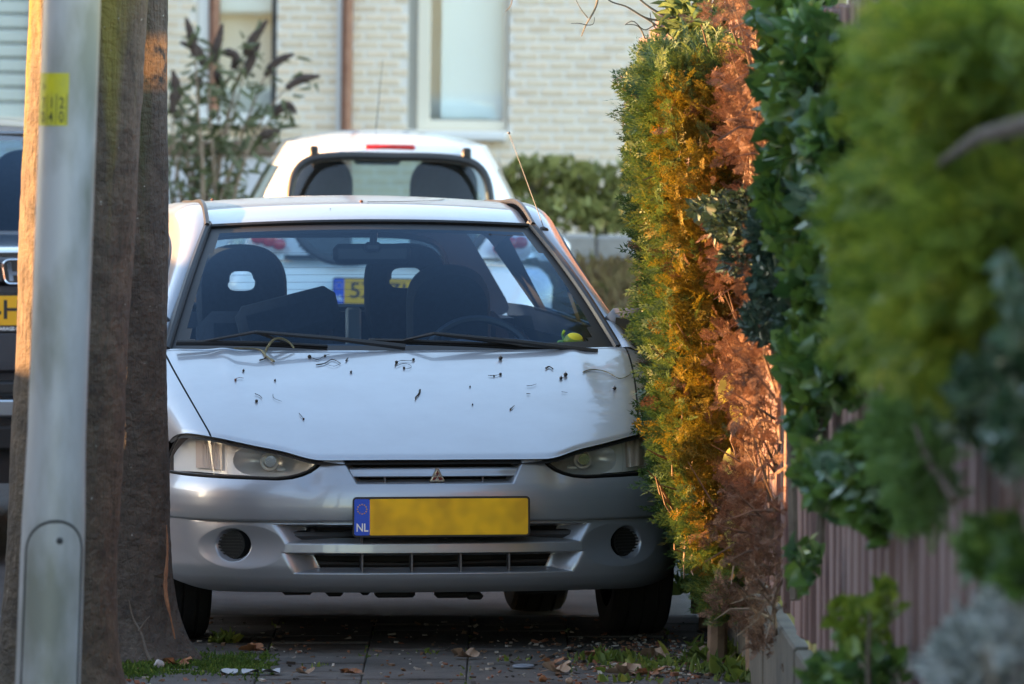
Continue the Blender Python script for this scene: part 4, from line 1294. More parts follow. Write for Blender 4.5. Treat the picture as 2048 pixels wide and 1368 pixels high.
# ------------------------------------------------------------------ street trees on the left
def bark_mat(name, c1, c2, moss, orange=None, wrap=True):
    m, t, b, out = nt(name)
    tc = t.nodes.new('ShaderNodeTexCoord')
    mp = t.nodes.new('ShaderNodeMapping'); mp.inputs['Scale'].default_value = (1, 1, 1.1)
    t.links.new(tc.outputs['Object'], mp.inputs[0])
    n1 = t.nodes.new('ShaderNodeTexNoise'); n1.inputs['Scale'].default_value = 14; n1.inputs['Detail'].default_value = 9; n1.inputs['Roughness'].default_value = .72
    t.links.new(mp.outputs[0], n1.inputs[0])
    r = t.nodes.new('ShaderNodeValToRGB')
    r.color_ramp.elements[0].position = .32; r.color_ramp.elements[0].color = (*c1, 1)
    r.color_ramp.elements[1].position = .68; r.color_ramp.elements[1].color = (*c2, 1)
    e = r.color_ramp.elements.new(.80); e.color = (.30, .28, .24, 1)
    t.links.new(n1.outputs[0], r.inputs[0])
    # algae: vertical streaks
    mp2 = t.nodes.new('ShaderNodeMapping'); mp2.inputs['Scale'].default_value = (9, 9, .55)
    t.links.new(tc.outputs['Object'], mp2.inputs[0])
    n2 = t.nodes.new('ShaderNodeTexNoise'); n2.inputs['Scale'].default_value = 1.3; n2.inputs['Detail'].default_value = 5
    t.links.new(mp2.outputs[0], n2.inputs[0])
    sx = t.nodes.new('ShaderNodeSeparateXYZ'); t.links.new(tc.outputs['Object'], sx.inputs[0])
    hz = t.nodes.new('ShaderNodeMapRange'); hz.inputs[1].default_value = .9; hz.inputs[2].default_value = 2.0; hz.inputs[3].default_value = -.22; hz.inputs[4].default_value = .14
    t.links.new(sx.outputs[2], hz.inputs[0])
    ad = t.nodes.new('ShaderNodeMath'); t.links.new(n2.outputs[0], ad.inputs[0]); t.links.new(hz.outputs[0], ad.inputs[1])
    r2 = t.nodes.new('ShaderNodeValToRGB'); r2.color_ramp.elements[0].position = .52; r2.color_ramp.elements[1].position = .68
    t.links.new(ad.outputs[0], r2.inputs[0])
    mx = t.nodes.new('ShaderNodeMix'); mx.data_type = 'RGBA'
    t.links.new(r2.outputs[0], mx.inputs[0]); t.links.new(r.outputs[0], mx.inputs[6]); mx.inputs[7].default_value = (*moss, 1)
    n5_ = t.nodes.new('ShaderNodeTexNoise'); n5_.inputs['Scale'].default_value = 55; n5_.inputs['Detail'].default_value = 2
    t.links.new(tc.outputs['Object'], n5_.inputs[0])
    r5 = t.nodes.new('ShaderNodeMapRange'); r5.inputs[1].default_value = .73; r5.inputs[2].default_value = .78; t.links.new(n5_.outputs[0], r5.inputs[0])
    sp_ = t.nodes.new('ShaderNodeMix'); sp_.data_type = 'RGBA'; t.links.new(r5.outputs[0], sp_.inputs[0]); t.links.new(mx.outputs[2], sp_.inputs[6]); sp_.inputs[7].default_value = (.26, .25, .22, 1)
    mx = sp_
    last = mx
    if orange:      # sunlit orange patch, painted into the bark colour
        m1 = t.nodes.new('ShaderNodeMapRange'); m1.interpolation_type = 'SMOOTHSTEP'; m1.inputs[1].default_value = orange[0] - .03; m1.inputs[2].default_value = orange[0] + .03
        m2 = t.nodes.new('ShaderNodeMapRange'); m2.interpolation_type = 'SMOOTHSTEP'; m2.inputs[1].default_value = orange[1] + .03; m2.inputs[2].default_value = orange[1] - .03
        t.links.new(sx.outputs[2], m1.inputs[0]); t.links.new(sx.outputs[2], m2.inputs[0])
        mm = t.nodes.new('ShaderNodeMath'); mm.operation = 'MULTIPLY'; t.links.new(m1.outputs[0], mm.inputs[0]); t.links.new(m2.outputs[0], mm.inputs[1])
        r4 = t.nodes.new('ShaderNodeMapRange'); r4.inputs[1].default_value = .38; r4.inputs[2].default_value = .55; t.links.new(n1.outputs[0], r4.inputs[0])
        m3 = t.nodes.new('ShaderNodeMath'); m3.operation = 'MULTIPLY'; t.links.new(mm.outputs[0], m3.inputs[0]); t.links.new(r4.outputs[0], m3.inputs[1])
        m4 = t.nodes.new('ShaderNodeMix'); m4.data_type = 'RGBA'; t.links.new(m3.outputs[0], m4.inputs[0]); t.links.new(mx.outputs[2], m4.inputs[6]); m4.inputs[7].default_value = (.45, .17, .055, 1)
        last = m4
    t.links.new(last.outputs[2], b.inputs['Base Color'])
    b.inputs['Roughness'].default_value = .9
    n3 = t.nodes.new('ShaderNodeTexNoise'); n3.inputs['Scale'].default_value = 38; n3.inputs['Detail'].default_value = 8
    mp3 = t.nodes.new('ShaderNodeMapping'); mp3.inputs['Scale'].default_value = (1, 1, 1.25)
    t.links.new(tc.outputs['Object'], mp3.inputs[0]); t.links.new(mp3.outputs[0], n3.inputs[0])
    mp4 = t.nodes.new('ShaderNodeMapping'); mp4.inputs['Scale'].default_value = (26, 26, 3.5)
    t.links.new(tc.outputs['Object'], mp4.inputs[0])
    n4 = t.nodes.new('ShaderNodeTexNoise'); n4.inputs['Scale'].default_value = 1.6; n4.inputs['Detail'].default_value = 6; n4.inputs['Roughness'].default_value = .6
    t.links.new(mp4.outputs[0], n4.inputs[0])
    vo = t.nodes.new('ShaderNodeTexVoronoi'); vo.feature = 'DISTANCE_TO_EDGE'; vo.inputs['Scale'].default_value = 42
    wm_ = t.nodes.new('ShaderNodeMapping'); wm_.inputs['Scale'].default_value = (1, 1, .55)
    t.links.new(tc.outputs['Object'], wm_.inputs[0]); t.links.new(wm_.outputs[0], vo.inputs[0])
    vr_ = t.nodes.new('ShaderNodeMapRange'); vr_.inputs[1].default_value = 0; vr_.inputs[2].default_value = .12; t.links.new(vo.outputs[0], vr_.inputs[0])
    h1 = t.nodes.new('ShaderNodeMath'); h1.operation = 'MULTIPLY_ADD'; h1.inputs[1].default_value = 1.1; t.links.new(n4.outputs[0], h1.inputs[0]); t.links.new(n3.outputs[0], h1.inputs[2])
    h2 = t.nodes.new('ShaderNodeMath'); h2.operation = 'MULTIPLY_ADD'; h2.inputs[1].default_value = .10; t.links.new(vr_.outputs[0], h2.inputs[0]); t.links.new(h1.outputs[0], h2.inputs[2])
    bp = t.nodes.new('ShaderNodeBump'); bp.inputs['Strength'].default_value = 1.0; bp.inputs['Distance'].default_value = .014
    t.links.new(h2.outputs[0], bp.inputs['Height']); t.links.new(bp.outputs[0], b.inputs['Normal'])
    return m
def trunk(name, base, pts, rads, mat, parent, seed, flare=.35, lump=.01):
    r = np.random.default_rng(seed)
    pts = np.asarray(pts, float)
    Z = np.linspace(pts[0][2], pts[-1][2], 240)
    cx, cy = cubic(pts[:, 2], pts[:, 0])(Z), cubic(pts[:, 2], pts[:, 1])(Z)
    rr = np.interp(Z, pts[:, 2], rads)
    rr = rr * (1 + flare * np.exp(-np.clip(Z, 0, 9) / .11))
    a = np.linspace(0, 2 * math.pi, 96, endpoint=False)
    ph = r.uniform(0, 6.28, 12)
    L = np.zeros((240, 96))
    for k in range(12):
        fq, fz = 1 + k % 6, r.uniform(1.5, 14)
        L += np.sin(fq * a[None] + ph[k] + fz * Z[:, None] * (1 if k % 2 else -.3)) / (1.5 + k * .5)
    fine = r.normal(0, 1, (240, 96))
    fine = (fine + np.roll(fine, 1, 1) + np.roll(fine, 1, 0) + np.roll(fine, -1, 0)) / 4
    root = (1 + .35 * np.sin(a * 3 + ph[0]) ** 2)[None] * np.exp(-np.clip(Z, 0, 9) / .10)[:, None] * .05
    R = rr[:, None] + lump * L + .0016 * fine + root
    G = np.stack([cx[:, None] + R * np.cos(a), cy[:, None] + R * np.sin(a), np.repeat(Z[:, None], 96, 1)], -1)
    return MB().grid(G, closed=True).build(name, mat, parent)
BARK_A = bark_mat('bark_mossy', (.026, .019, .014), (.098, .074, .052), (.11, .09, .016))
BARK_B = bark_mat('bark_grey', (.024, .019, .016), (.085, .068, .054), (.035, .038, .012), (1.69, 1.83))  # last pair: height band of the painted sunlit patch
def crown(parent, top, seed):
    r = np.random.default_rng(seed)
    for k in range(6):
        a = k * 1.05 + r.uniform(0, .5)
        s0 = np.array((0, 0, top * r.uniform(.75, .98)))
        d = np.array((math.cos(a), math.sin(a), r.uniform(.7, 1.4)))
        pts = [s0, s0 + d * .6 + r.normal(0, .06, 3), s0 + d * 1.5 + r.normal(0, .2, 3) + np.array((0, 0, .2))]
        MB().tube(curve(pts, 10), np.linspace(.07, .012, 10), 8).build('limb', BARK_B, parent)

ca = P(165, 300, 22.5); cb = P(115, 1300, 22.5)
tA = empty('street_tree', (cb[0], 22.5, 0), 0, 'near street tree with a mossy trunk behind the lamp post, sunlit along one edge', 'tree', 'street trees by the kerb')
lean = (ca[0] - cb[0]) / (ca[2] - cb[2])
tx = lambda z: lean * (z - cb[2])
trunk('trunk', None, [(tx(-.05), 0, -.05), (tx(.5), 0, .5), (tx(1.2), 0.0, 1.2), (tx(2), 0, 2.0), (tx(4.2), 0, 4.2)], [.152, .146, .150, .158, .13], BARK_A, tA, 3, lump=.0045)
crown(tA, 4.2, 5)
cb2 = P(262, 1325, 25.05); ca2 = P(246, 300, 25.05)
tB = empty('street_tree', (cb2[0], 25.05, 0), 0, 'second street tree with dark cracked bark right beside the silver bumper', 'tree', 'street trees by the kerb')
lean2 = (ca2[0] - cb2[0]) / (ca2[2] - cb2[2])
t2 = lambda z: lean2 * (z - cb2[2])
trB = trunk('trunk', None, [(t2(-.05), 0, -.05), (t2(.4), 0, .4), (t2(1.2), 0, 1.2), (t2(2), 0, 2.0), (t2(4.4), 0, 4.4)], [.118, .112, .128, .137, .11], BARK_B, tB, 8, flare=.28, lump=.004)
crown(tB, 4.4, 9)
# torn strip of bark along the foot
RUSTB = pm('torn_bark', (.14, .055, .028), .9, col2=(.26, .12, .06), scale=12, bump=.5)
o = np.array((cb2[0], 25.05, 0))
tb = np.array([P(333, 1050, 24.98), P(334, 1120, 24.95), P(331, 1180, 24.93), P(340, 1230, 24.92), P(350, 1278, 24.92)]) - o
MB().tube(curve(tb, 24), np.r_[np.linspace(.002, .006, 12), np.linspace(.006, .002, 12)] * RNG.uniform(.7, 1.4, 24), 6).build('torn_bark', RUSTB, tB)
vs = np.array([P(258, 1200, 24.9), P(268, 1240, 24.9), P(282, 1265, 24.88), P(292, 1300, 24.86), P(305, 1328, 24.84)]) - o
MB().tube(curve(vs, 16), np.linspace(.002, .005, 16), 5).build('creeping_stem', pm('grey_stem', (.10, .085, .07), .9), tB)
vs = np.array([P(300, 1232, 24.88), P(288, 1245, 24.88), P(278, 1262, 24.88)]) - o
MB().tube(vs, [.0015, .002, .003], 5).build('creeping_stem', bpy.data.materials['grey_stem'], tB)

# ------------------------------------------------------------------ lamp post
def post_mat():
    m, t, b, out = nt('galvanised_steel')
    tc = t.nodes.new('ShaderNodeTexCoord')
    n1 = t.nodes.new('ShaderNodeTexNoise'); n1.inputs['Scale'].default_value = 7; n1.inputs['Detail'].default_value = 7
    mp = t.nodes.new('ShaderNodeMapping'); mp.inputs['Scale'].default_value = (1, 1, .35)
    t.links.new(tc.outputs['Object'], mp.inputs[0]); t.links.new(mp.outputs[0], n1.inputs[0])
    r = t.nodes.new('ShaderNodeValToRGB')
    r.color_ramp.elements[0].position = .36; r.color_ramp.elements[0].color = (.17, .17, .14, 1)
    r.color_ramp.elements[1].position = .55; r.color_ramp.elements[1].color = (.35, .345, .345, 1)
    t.links.new(n1.outputs[0], r.inputs[0]); t.links.new(r.outputs[0], b.inputs['Base Color'])
    b.inputs['Metallic'].default_value = .15; b.inputs['Roughness'].default_value = .48
    return m
STEEL = post_mat()
DP = 19.2
pb, ptop = P(98, 1300, DP), P(137, 200, DP)
post = empty('lamp_post', (pb[0], DP, 0), 0, 'galvanised steel lamp post with a yellow number tag in front of the trees', 'lamp post')
pl_ = (ptop[0] - pb[0]) / (ptop[2] - pb[2])
px_ = lambda z: pl_ * (z - pb[2])
zs = np.linspace(-.02, 5.5, 60)
rad = np.interp(zs, [0, .7, .9, 2, 5.5], [.0745, .072, .0655, .0645, .045])
MB().tube(np.stack([px_(zs), 0 * zs, zs], -1), rad, 48).build('pole', STEEL, post)
# cover plate with a rounded head, standing a little proud
zd = P(107, 1040, DP)[2]
Gd = []
for i, zq in enumerate(np.r_[np.linspace(.12, zd - .07, 10), zd - .07 + .07 * np.sin(np.linspace(0, math.pi / 2, 14))[1:]]):
    hw = .95 if zq < zd - .07 else .95 * math.sqrt(max(1 - ((zq - (zd - .07)) / .0705) ** 2, .0))
    rr = np.interp(zq, [0, .7, .9, 2, 5.5], [.0745, .072, .0655, .0645, .045]) + .005
    Gd.append([(px_(zq) + rr * math.sin(q * hw + .12), -rr * math.cos(q * hw + .12), zq) for q in np.linspace(-1, 1, 21)])
Gd = np.array(Gd)
door = MB().grid(Gd, flip=True)
inner_ = Gd.copy(); 
ed = np.concatenate([Gd[:, 0], Gd[-1, :], Gd[::-1, -1]])
ei = ed.copy(); cxx = px_(ei[:, 2]); ei[:, 0] = cxx + (ed[:, 0] - cxx) * .9; ei[:, 1] = ed[:, 1] * .9
door.grid(np.stack([ed, ei], 1))
dr_ = door.build('cover_plate', STEEL, post)
MB().tube(lerp(ei, ed, .82), .0035, 6).build('cover_gap', BLACKM, dr_)
bz_ = P(123, 1078, DP)
MB().ball((bz_[0] - pb[0], -.0745, bz_[2]), (.008, .006, .008), 8).build('bolt', BLACK, dr_)
# yellow tag curved round the pole
TAGY = pm('tag_yellow', (.44, .38, .008), .5, col2=(.34, .31, .03), scale=30)
z1_, z0_ = P(110, 146, DP)[2], P(110, 251, DP)[2]
tg = []
for zq in (z0_, (z0_ + z1_) / 2, z1_):
    rr = .0662
    tg.append([(px_(zq) + rr * math.sin(q), -rr * math.cos(q), zq) for q in np.linspace(-1.35, .05, 15)])
tagm = MB().grid(np.array(tg), flip=True).build('number_tag', TAGY, post)
TAGK = pm('tag_print', (.045, .045, .01), .6)
tm = MB()
def wrap_text(s, ang, zq, size):
    V, F = text_mesh(s, size, .0004)
    if len(V) == 0: return
    q = ang + V[:, 0] * .72 / .0665
    tm.add(np.stack([px_(zq) + .0668 * np.sin(q), -.0668 * np.cos(q), zq + V[:, 1]], -1), F)
hgt = z1_ - z0_
for ch, q in (('7', -.92), ('1', -.55), ('2', -.17)):
    wrap_text(ch, q, z0_ + hgt * .42, .036)
for ch, q in (('0', -.95), ('4', -.56), ('0', -.17)):
    wrap_text(ch, q, z0_ + hgt * .155, .036)
for q in (-.74, -.36, .0):
    for zz in np.linspace(z0_ + .004, z0_ + hgt * .55, 12):
        tm.add(np.array([(px_(zz) + .0667 * math.sin(q + dq), -.0667 * math.cos(q + dq), zz + dz) for dq, dz in ((-.012, 0), (.012, 0), (.012, .006), (-.012, .006))]), [(0, 1, 2, 3)])
wrap_text('>', -.95, z0_ + hgt * .73, .03)
tm.build('tag_lettering', TAGK, tagm, smooth=False)

# ------------------------------------------------------------------ the house behind
DH, ROLL = 57.0, math.radians(.7)
house = empty('brick_house', (0, DH, CH), 0, 'cream brick house with tall blinds in its window behind the parked cars', 'house')
house.rotation_euler = (0, ROLL, 0)
def HP(px, py):
    w = P(px, py, DH)
    x, z = w[0], w[2] - CH
    return x * math.cos(ROLL) - z * math.sin(ROLL), x * math.sin(ROLL) + z * math.cos(ROLL)
MORTAR = pm('pale_mortar', (.78, .72, .65), .9, col2=(.83, .78, .71), scale=4, bump=.3, bscale=60)
def brick_mat():
    m, t, b, out = nt('cream_brick')
    oi = t.nodes.new('ShaderNodeObjectInfo'); geo = t.nodes.new('ShaderNodeNewGeometry')
    ad = t.nodes.new('ShaderNodeMath'); ad.operation = 'ADD'
    fr = t.nodes.new('ShaderNodeMath'); fr.operation = 'FRACT'
    t.links.new(oi.outputs['Random'], ad.inputs[0]); t.links.new(geo.outputs['Random Per Island'], ad.inputs[1]); t.links.new(ad.outputs[0], fr.inputs[0])
    r = t.nodes.new('ShaderNodeValToRGB')
    r.color_ramp.elements[0].color = (.70, .56, .41, 1); r.color_ramp.elements[1].color = (.82, .66, .50, 1)
    e = r.color_ramp.elements.new(.5); e.color = (.77, .64, .48, 1)
    t.links.new(fr.outputs[0], r.inputs[0])
    n1 = t.nodes.new('ShaderNodeTexNoise'); n1.inputs['Scale'].default_value = 30; n1.inputs['Detail'].default_value = 5
    t.links.new(geo.outputs['Position'], n1.inputs[0])
    mx = t.nodes.new('ShaderNodeMix'); mx.data_type = 'RGBA'; mx.blend_type = 'OVERLAY'; mx.inputs[0].default_value = .25
    t.links.new(r.outputs[0], mx.inputs[6]); t.links.new(n1.outputs[0], mx.inputs[7]); t.links.new(mx.outputs[2], b.inputs['Base Color'])
    b.inputs['Roughness'].default_value = .9
    return m
BRICK = brick_mat()
FRAME_W = pm('window_frame_paint', (.80, .73, .60), .45)
FRAME_L = pm('sill_white', (.78, .77, .75), .6)
COPPER = pm('weathered_copper', (.28, .13, .085), .5, .4, col2=(.38, .20, .14), scale=12)
BLIND = pm('blind_fabric', (.84, .90, .90), .8)
ROOM = pm('room_dark', (.10, .11, .12), .9)
PANE = glass_mat('house_glass', (.96, .99, .99), 1.5)
# openings as (px0, px1, py0, py1) rectangles in the facade
def rect(px0, px1, py0, py1):
    x0, z1 = HP(px0, py0); x1, z0 = HP(px1, py1)
    return x0, x1, z0, z1
R1 = rect(824, 1016, -520, 262)
R2 = rect(400, 552, -520, 228)
RS = rect(-420, 75, -300, 235)           # roller shutter on the left
OPEN = [R1, R2, RS]
def shell_wall():
    xs = sorted({-16.0, 9.0, *[v for r in OPEN for v in r[:2]]}); zs = sorted({-1.9, 4.6, *[v for r in OPEN for v in r[2:]]})
    mb = MB()
    for i in range(len(xs) - 1):
        for j in range(len(zs) - 1):
            cx, cz_ = (xs[i] + xs[i + 1]) / 2, (zs[j] + zs[j + 1]) / 2
            if any(r[0] < cx < r[1] and r[2] < cz_ < r[3] for r in OPEN): continue
            mb.add([(xs[i], -.010, zs[j]), (xs[i + 1], -.010, zs[j]), (xs[i + 1], -.010, zs[j + 1]), (xs[i], -.010, zs[j + 1])], [(0, 1, 2, 3)])
    for r in OPEN:      # reveals
        x0, x1, z0, z1 = r
        for q in (((x0, .012, z0), (x0, .012, z1), (x0, .2, z1), (x0, .2, z0)), ((x1, .012, z1), (x1, .012, z0), (x1, .2, z0), (x1, .2, z1)), ((x0, .012, z0), (x0, .2, z0), (x1, .2, z0), (x1, .012, z0))):
            mb.add(q, [(0, 1, 2, 3)])
    return mb.build('wall', MORTAR, house, smooth=False)
wall = shell_wall()
BLn, BHt = .1655, .0606
cells = []
for j in range(-31, 60):
    for i in range(-60, 40):
        x = i * BLn + (BLn / 2 if j % 2 else 0) + ((j * 37) % 5) * .006; z_ = j * BHt
        x0, x1, z0, z1 = x - BLn / 2 + .008, x + BLn / 2 - .008, z_ - BHt / 2 + .0085, z_ + BHt / 2 - .0085
        hit = False
        for r in OPEN:
            if z1 > r[2] and z0 < r[3] and x1 > r[0] - .004 and x0 < r[1] + .004:
                if x0 < r[0] - .05 and x1 > r[0]: x1 = r[0] - .004
                elif x1 > r[1] + .05 and x0 < r[1]: x0 = r[1] + .004
                else: hit = True
        if hit: continue
        cells.append((x0, x1, z0, z1))
def seen(c):
    X = (c[0] + c[1]) / 2 * FPX / DH + 1024; Yp = HORIZON - (c[2] + c[3]) / 2 * FPX / DH
    inside = (555 < X < 835 or 1015 < X < 1262 or 340 < X < 402) and -12 < Yp < (262 if X < 1010 else 372)
    return (0 if inside else 1, abs(X - 1000) + abs(Yp - 100))
cells.sort(key=seen)
def brick_mesh(w, h):
    return MB().box((0, 0, 0), (w, .03, h), bev=.004)
cache = {}
rest = MB()
for n_, (x0, x1, z0, z1) in enumerate(cells):
    if n_ < 300:
        key = round(x1 - x0, 3)
        if key not in cache:
            o = brick_mesh(x1 - x0, z1 - z0).build('brick', BRICK, wall, smooth=False)
            cache[key] = o.data
        else:
            o = link(bpy.data.objects.new('brick', cache[key]), wall)
        o.location = ((x0 + x1) / 2, RNG.uniform(-.003, .002), (z0 + z1) / 2)
    elif -9 < x0 < 5 and z1 < 2.2:
        rest.box(((x0 + x1) / 2, RNG.uniform(-.003, .002), (z0 + z1) / 2), (x1 - x0, .03, z1 - z0))
tag(rest.build('further_bricks', BRICK, wall, smooth=False), kind='stuff')
# window on the right
x0, x1, z0, z1 = R1
win = MB()
fx0 = HP(836, 0)[0]; fx1 = x1 - .01
fw = HP(862, 0)[0] - fx0
zb_ = HP(900, 240)[1]
win.box((fx0 + fw / 2, .07, (z0 + z1) / 2), (fw, .07, z1 - z0), bev=.008)
win.box((fx1 - .012, .07, (z0 + z1) / 2), (.024, .07, z1 - z0), bev=.004)
win.box(((fx0 + fx1) / 2, .071, (z0 + zb_) / 2 + .0), (fx1 - fx0 - .002, .068, zb_ - z0), bev=.008)
w1 = win.build('window', FRAME_W, house, smooth=False)
MB().box(((fx0 + fx1) / 2, .085, (z0 + z1) / 2), (fx1 - fx0, .006, z1 - z0)).build('pane', PANE, w1, smooth=False)
MB().box(((x0 + fx0) / 2, .10, (z0 + z1) / 2), (fx0 - x0 + .01, .04, z1 - z0)).build('reveal_strip', pm('reveal_grey', (.42, .41, .38), .8), w1, smooth=False)
sx0, sx1 = HP(850, 0)[0], HP(1008, 0)[0]; sz = HP(900, 272)[1]
MB().box(((x0 + sx1) / 2 + .02, -.03, sz), (sx1 - x0 + .02, .14, .055), bev=.008).build('sill', FRAME_L, w1, smooth=False)
bx0, bx1 = HP(884, 0)[0], HP(1008, 0)[0]
ns_ = 13
for i in range(ns_):
    xx = lerp(bx0, bx1, (i + .5) / ns_)
    MB().box((xx, .17, (zb_ + z1) / 2), ((bx1 - bx0) / ns_ * .98, .004, z1 - zb_ - .02), rot=rotm('z', math.radians(14))).build('blind_slat', BLIND, w1, smooth=False)
MB().box(((fx0 + fx1) / 2, .75, (z0 + z1) / 2), (fx1 - fx0 + .5, .02, z1 - z0 + .4)).build('room_back', pm('room_grey', (.35, .40, .42), .9), w1, smooth=False)
# window on the left, half hidden by the shrub
x0, x1, z0, z1 = R2
win = MB()
f0, f1 = HP(418, 0)[0], HP(440, 0)[0]
win.box(((x0 + f0) / 2 + .003, .06, (z0 + z1) / 2), (f0 - x0, .07, z1 - z0), bev=.006)
w2 = win.build('window', FRAME_L, house, smooth=False)
MB().tube([((f0 + f1) / 2, .02, z0), ((f0 + f1) / 2, .02, z1)], .036, 12).build('window_pipe', COPPER, w2)
g1 = HP(546, 0)[0]
MB().box(((f1 + g1) / 2, .10, (z0 + z1) / 2), (g1 - f1, .006, z1 - z0)).build('pane', PANE, w2, smooth=False)
MB().box((g1 + .01, .11, (z0 + z1) / 2), (.035, .08, z1 - z0)).build('jamb', pm('dark_jamb', (.05, .05, .05), .7), w2, smooth=False)
zbl = HP(500, 22)[1]
MB().box(((f1 + g1) / 2, .14, (zbl + z1) / 2), (g1 - f1, .012, z1 - zbl)).build('blind', pm('roller_blind', (.66, .74, .76), .7), w2, smooth=False)
MB().box(((f1 + g1) / 2, .16, (zbl + z1) / 2 - .02), (g1 - f1, .012, z1 - zbl)).build('blind_hem', pm('blind_hem', (.5, .58, .6), .7), w2, smooth=False)
MB().box(((x0 + x1) / 2, .8, (z0 + z1) / 2), (x1 - x0 + .4, .02, z1 - z0 + .3)).build('room_back', pm('room_teal', (.22, .27, .28), .9), w2, smooth=False)
MB().box(((x0 + x1) / 2 + .02, -.03, z0 - .045), (x1 - x0 - .0, .16, .085), bev=.01).build('sill', FRAME_L, w2, smooth=False)
# roller shutter
x0, x1, z0, z1 = RS
shut = empty('shutter_frame'); bpy.data.objects.remove(shut)
SH = pm('shutter_slat_paint', (.60, .66, .62), .5)
sh0 = MB().box(((x0 + x1) / 2, .10, z0 + .0), (x1 - x0, .02, .02)).build('roller_shutter', SH, house, smooth=False)
for i in range(20):
    zc_ = z0 + .05 + i * .098
    if zc_ > z1: break
    MB().box(((x0 + x1) / 2, .10, zc_), (x1 - x0, .03, .088), bev=.012).build('slat', SH, sh0, smooth=False)
# downpipe
dx0 = HP(696, 0)[0]
dp = MB().tube([(dx0, -.06, -1.8), (dx0, -.06, 4.5)], .037, 16).build('downpipe', COPPER, house)
for zq in (.62, -.5):
    MB().lathe([(-.02, .037), (-.02, .043), (.02, .043), (.02, .037)], (dx0, -.06, zq), 'z', 20).build('pipe_collar', COPPER, dp)
MB().box((dx0 - .055, -.012, 1.0), (.03, .03, 6)).build('pipe_batten', FRAME_L, dp, smooth=False)
# flank and roof so the house stands as a solid
hb = MB().box((-3.5, 4.6, 1.3), (25, 8.6, 6.4))
hb.build('building_volume', MORTAR, house, smooth=False)
rf = MB().add([(-16.5, -.6, 4.5), (9.5, -.6, 4.5), (9.5, 4.6, 7.6), (-16.5, 4.6, 7.6), (9.5, 9.8, 4.5), (-16.5, 9.8, 4.5)], [(0, 1, 2, 3), (3, 2, 4, 5), (0, 3, 5), (1, 4, 2), (0, 5, 4, 1)])
rf.build('roof', pm('roof_tile', (.07, .05, .045), .8), house, smooth=False)

# ------------------------------------------------------------------ garden edge behind the cars
WHITEW = pm('white_render', (.66, .66, .70), .8, col2=(.58, .58, .62), scale=3)
CAPB = pm('wall_cap_brown', (.16, .10, .075), .9, col2=(.22, .16, .11), scale=15, bump=.4)
a0, a1 = P(250, 312, 49), P(620, 500, 49)
gw = empty('garden_wall', ((a0[0] + a1[0]) / 2, 49, 0), 0, 'low white rendered garden wall with a brown coping behind the shrub', 'wall')
Lw = a1[0] - a0[0]
MB().box((0, 0, (a0[2] - .1) / 2), (Lw, .15, a0[2] + .1)).build('wall_face', WHITEW, gw, smooth=False)
MB().box((0, 0, a0[2] + .045), (Lw + .06, .24, .085), bev=.012).build('coping', CAPB, gw, smooth=False)
b0_, b1_ = P(985, 470, 50), P(1500, 520, 50)
PLW = pm('planter_concrete', (.22, .21, .20), .9, col2=(.30, .29, .28), scale=5, bump=.4)
bank_w = empty('planter_wall', ((b0_[0] + b1_[0]) / 2, 50, 0), 0, 'low grey block retaining wall below the garden bushes', 'wall')
for i in range(5):
    wd = (b1_[0] - b0_[0]) / 5
    MB().box((b0_[0] + wd * (i + .5) - (b0_[0] + b1_[0]) / 2, 0, b0_[2] / 2), (wd - .01, .2, b0_[2] + RNG.uniform(-.01, .01)), bev=.015).build('block', PLW, bank_w, smooth=False)
tag(bank_w)
# dry grass bank
bz = P(1150, 515, 49.8)[2]
bg = []
for y in np.linspace(43.5, 49.85, 20):
    bg.append([(x, y, bz * sstep((y - 43.5) / 6.2) - .08 + RNG.normal(0, .01)) for x in np.linspace(-.5, 4, 26)])
bank = tag(MB().grid(np.array(bg), flip=True).build('grass_bank', pm('dry_grass_ground', (.15, .095, .06), .95, col2=(.20, .15, .07), scale=5, bump=.6, bscale=30)), 'brownish dry grass bank in front of the low wall', kind='structure')
n = 5200
x = RNG.uniform(-.3, 1.6, n); y = RNG.uniform(44, 49.8, n); z = bz * sstep((y - 43.5) / 6.2) - .09
V, Q = scatter(LANCE, np.stack([x, y, z], 1), np.stack([RNG.normal(0, .4, n), RNG.normal(-.2, .4, n), np.ones(n)], 1), RNG.uniform(.06, .14, n))
tag(fast_quads('dry_grass', V, Q, leaf_mat('dry_grass_blade', (.16, .10, .05), (.25, .19, .08), (.13, .15, .04), .8, .3, 3)), 'short dry brown grass on the bank', 'grass', kind='stuff')
BUSH = leaf_mat('garden_bush_leaf', (.17, .18, .05), (.36, .36, .12), (.50, .38, .14), .5, .35, 2.5)
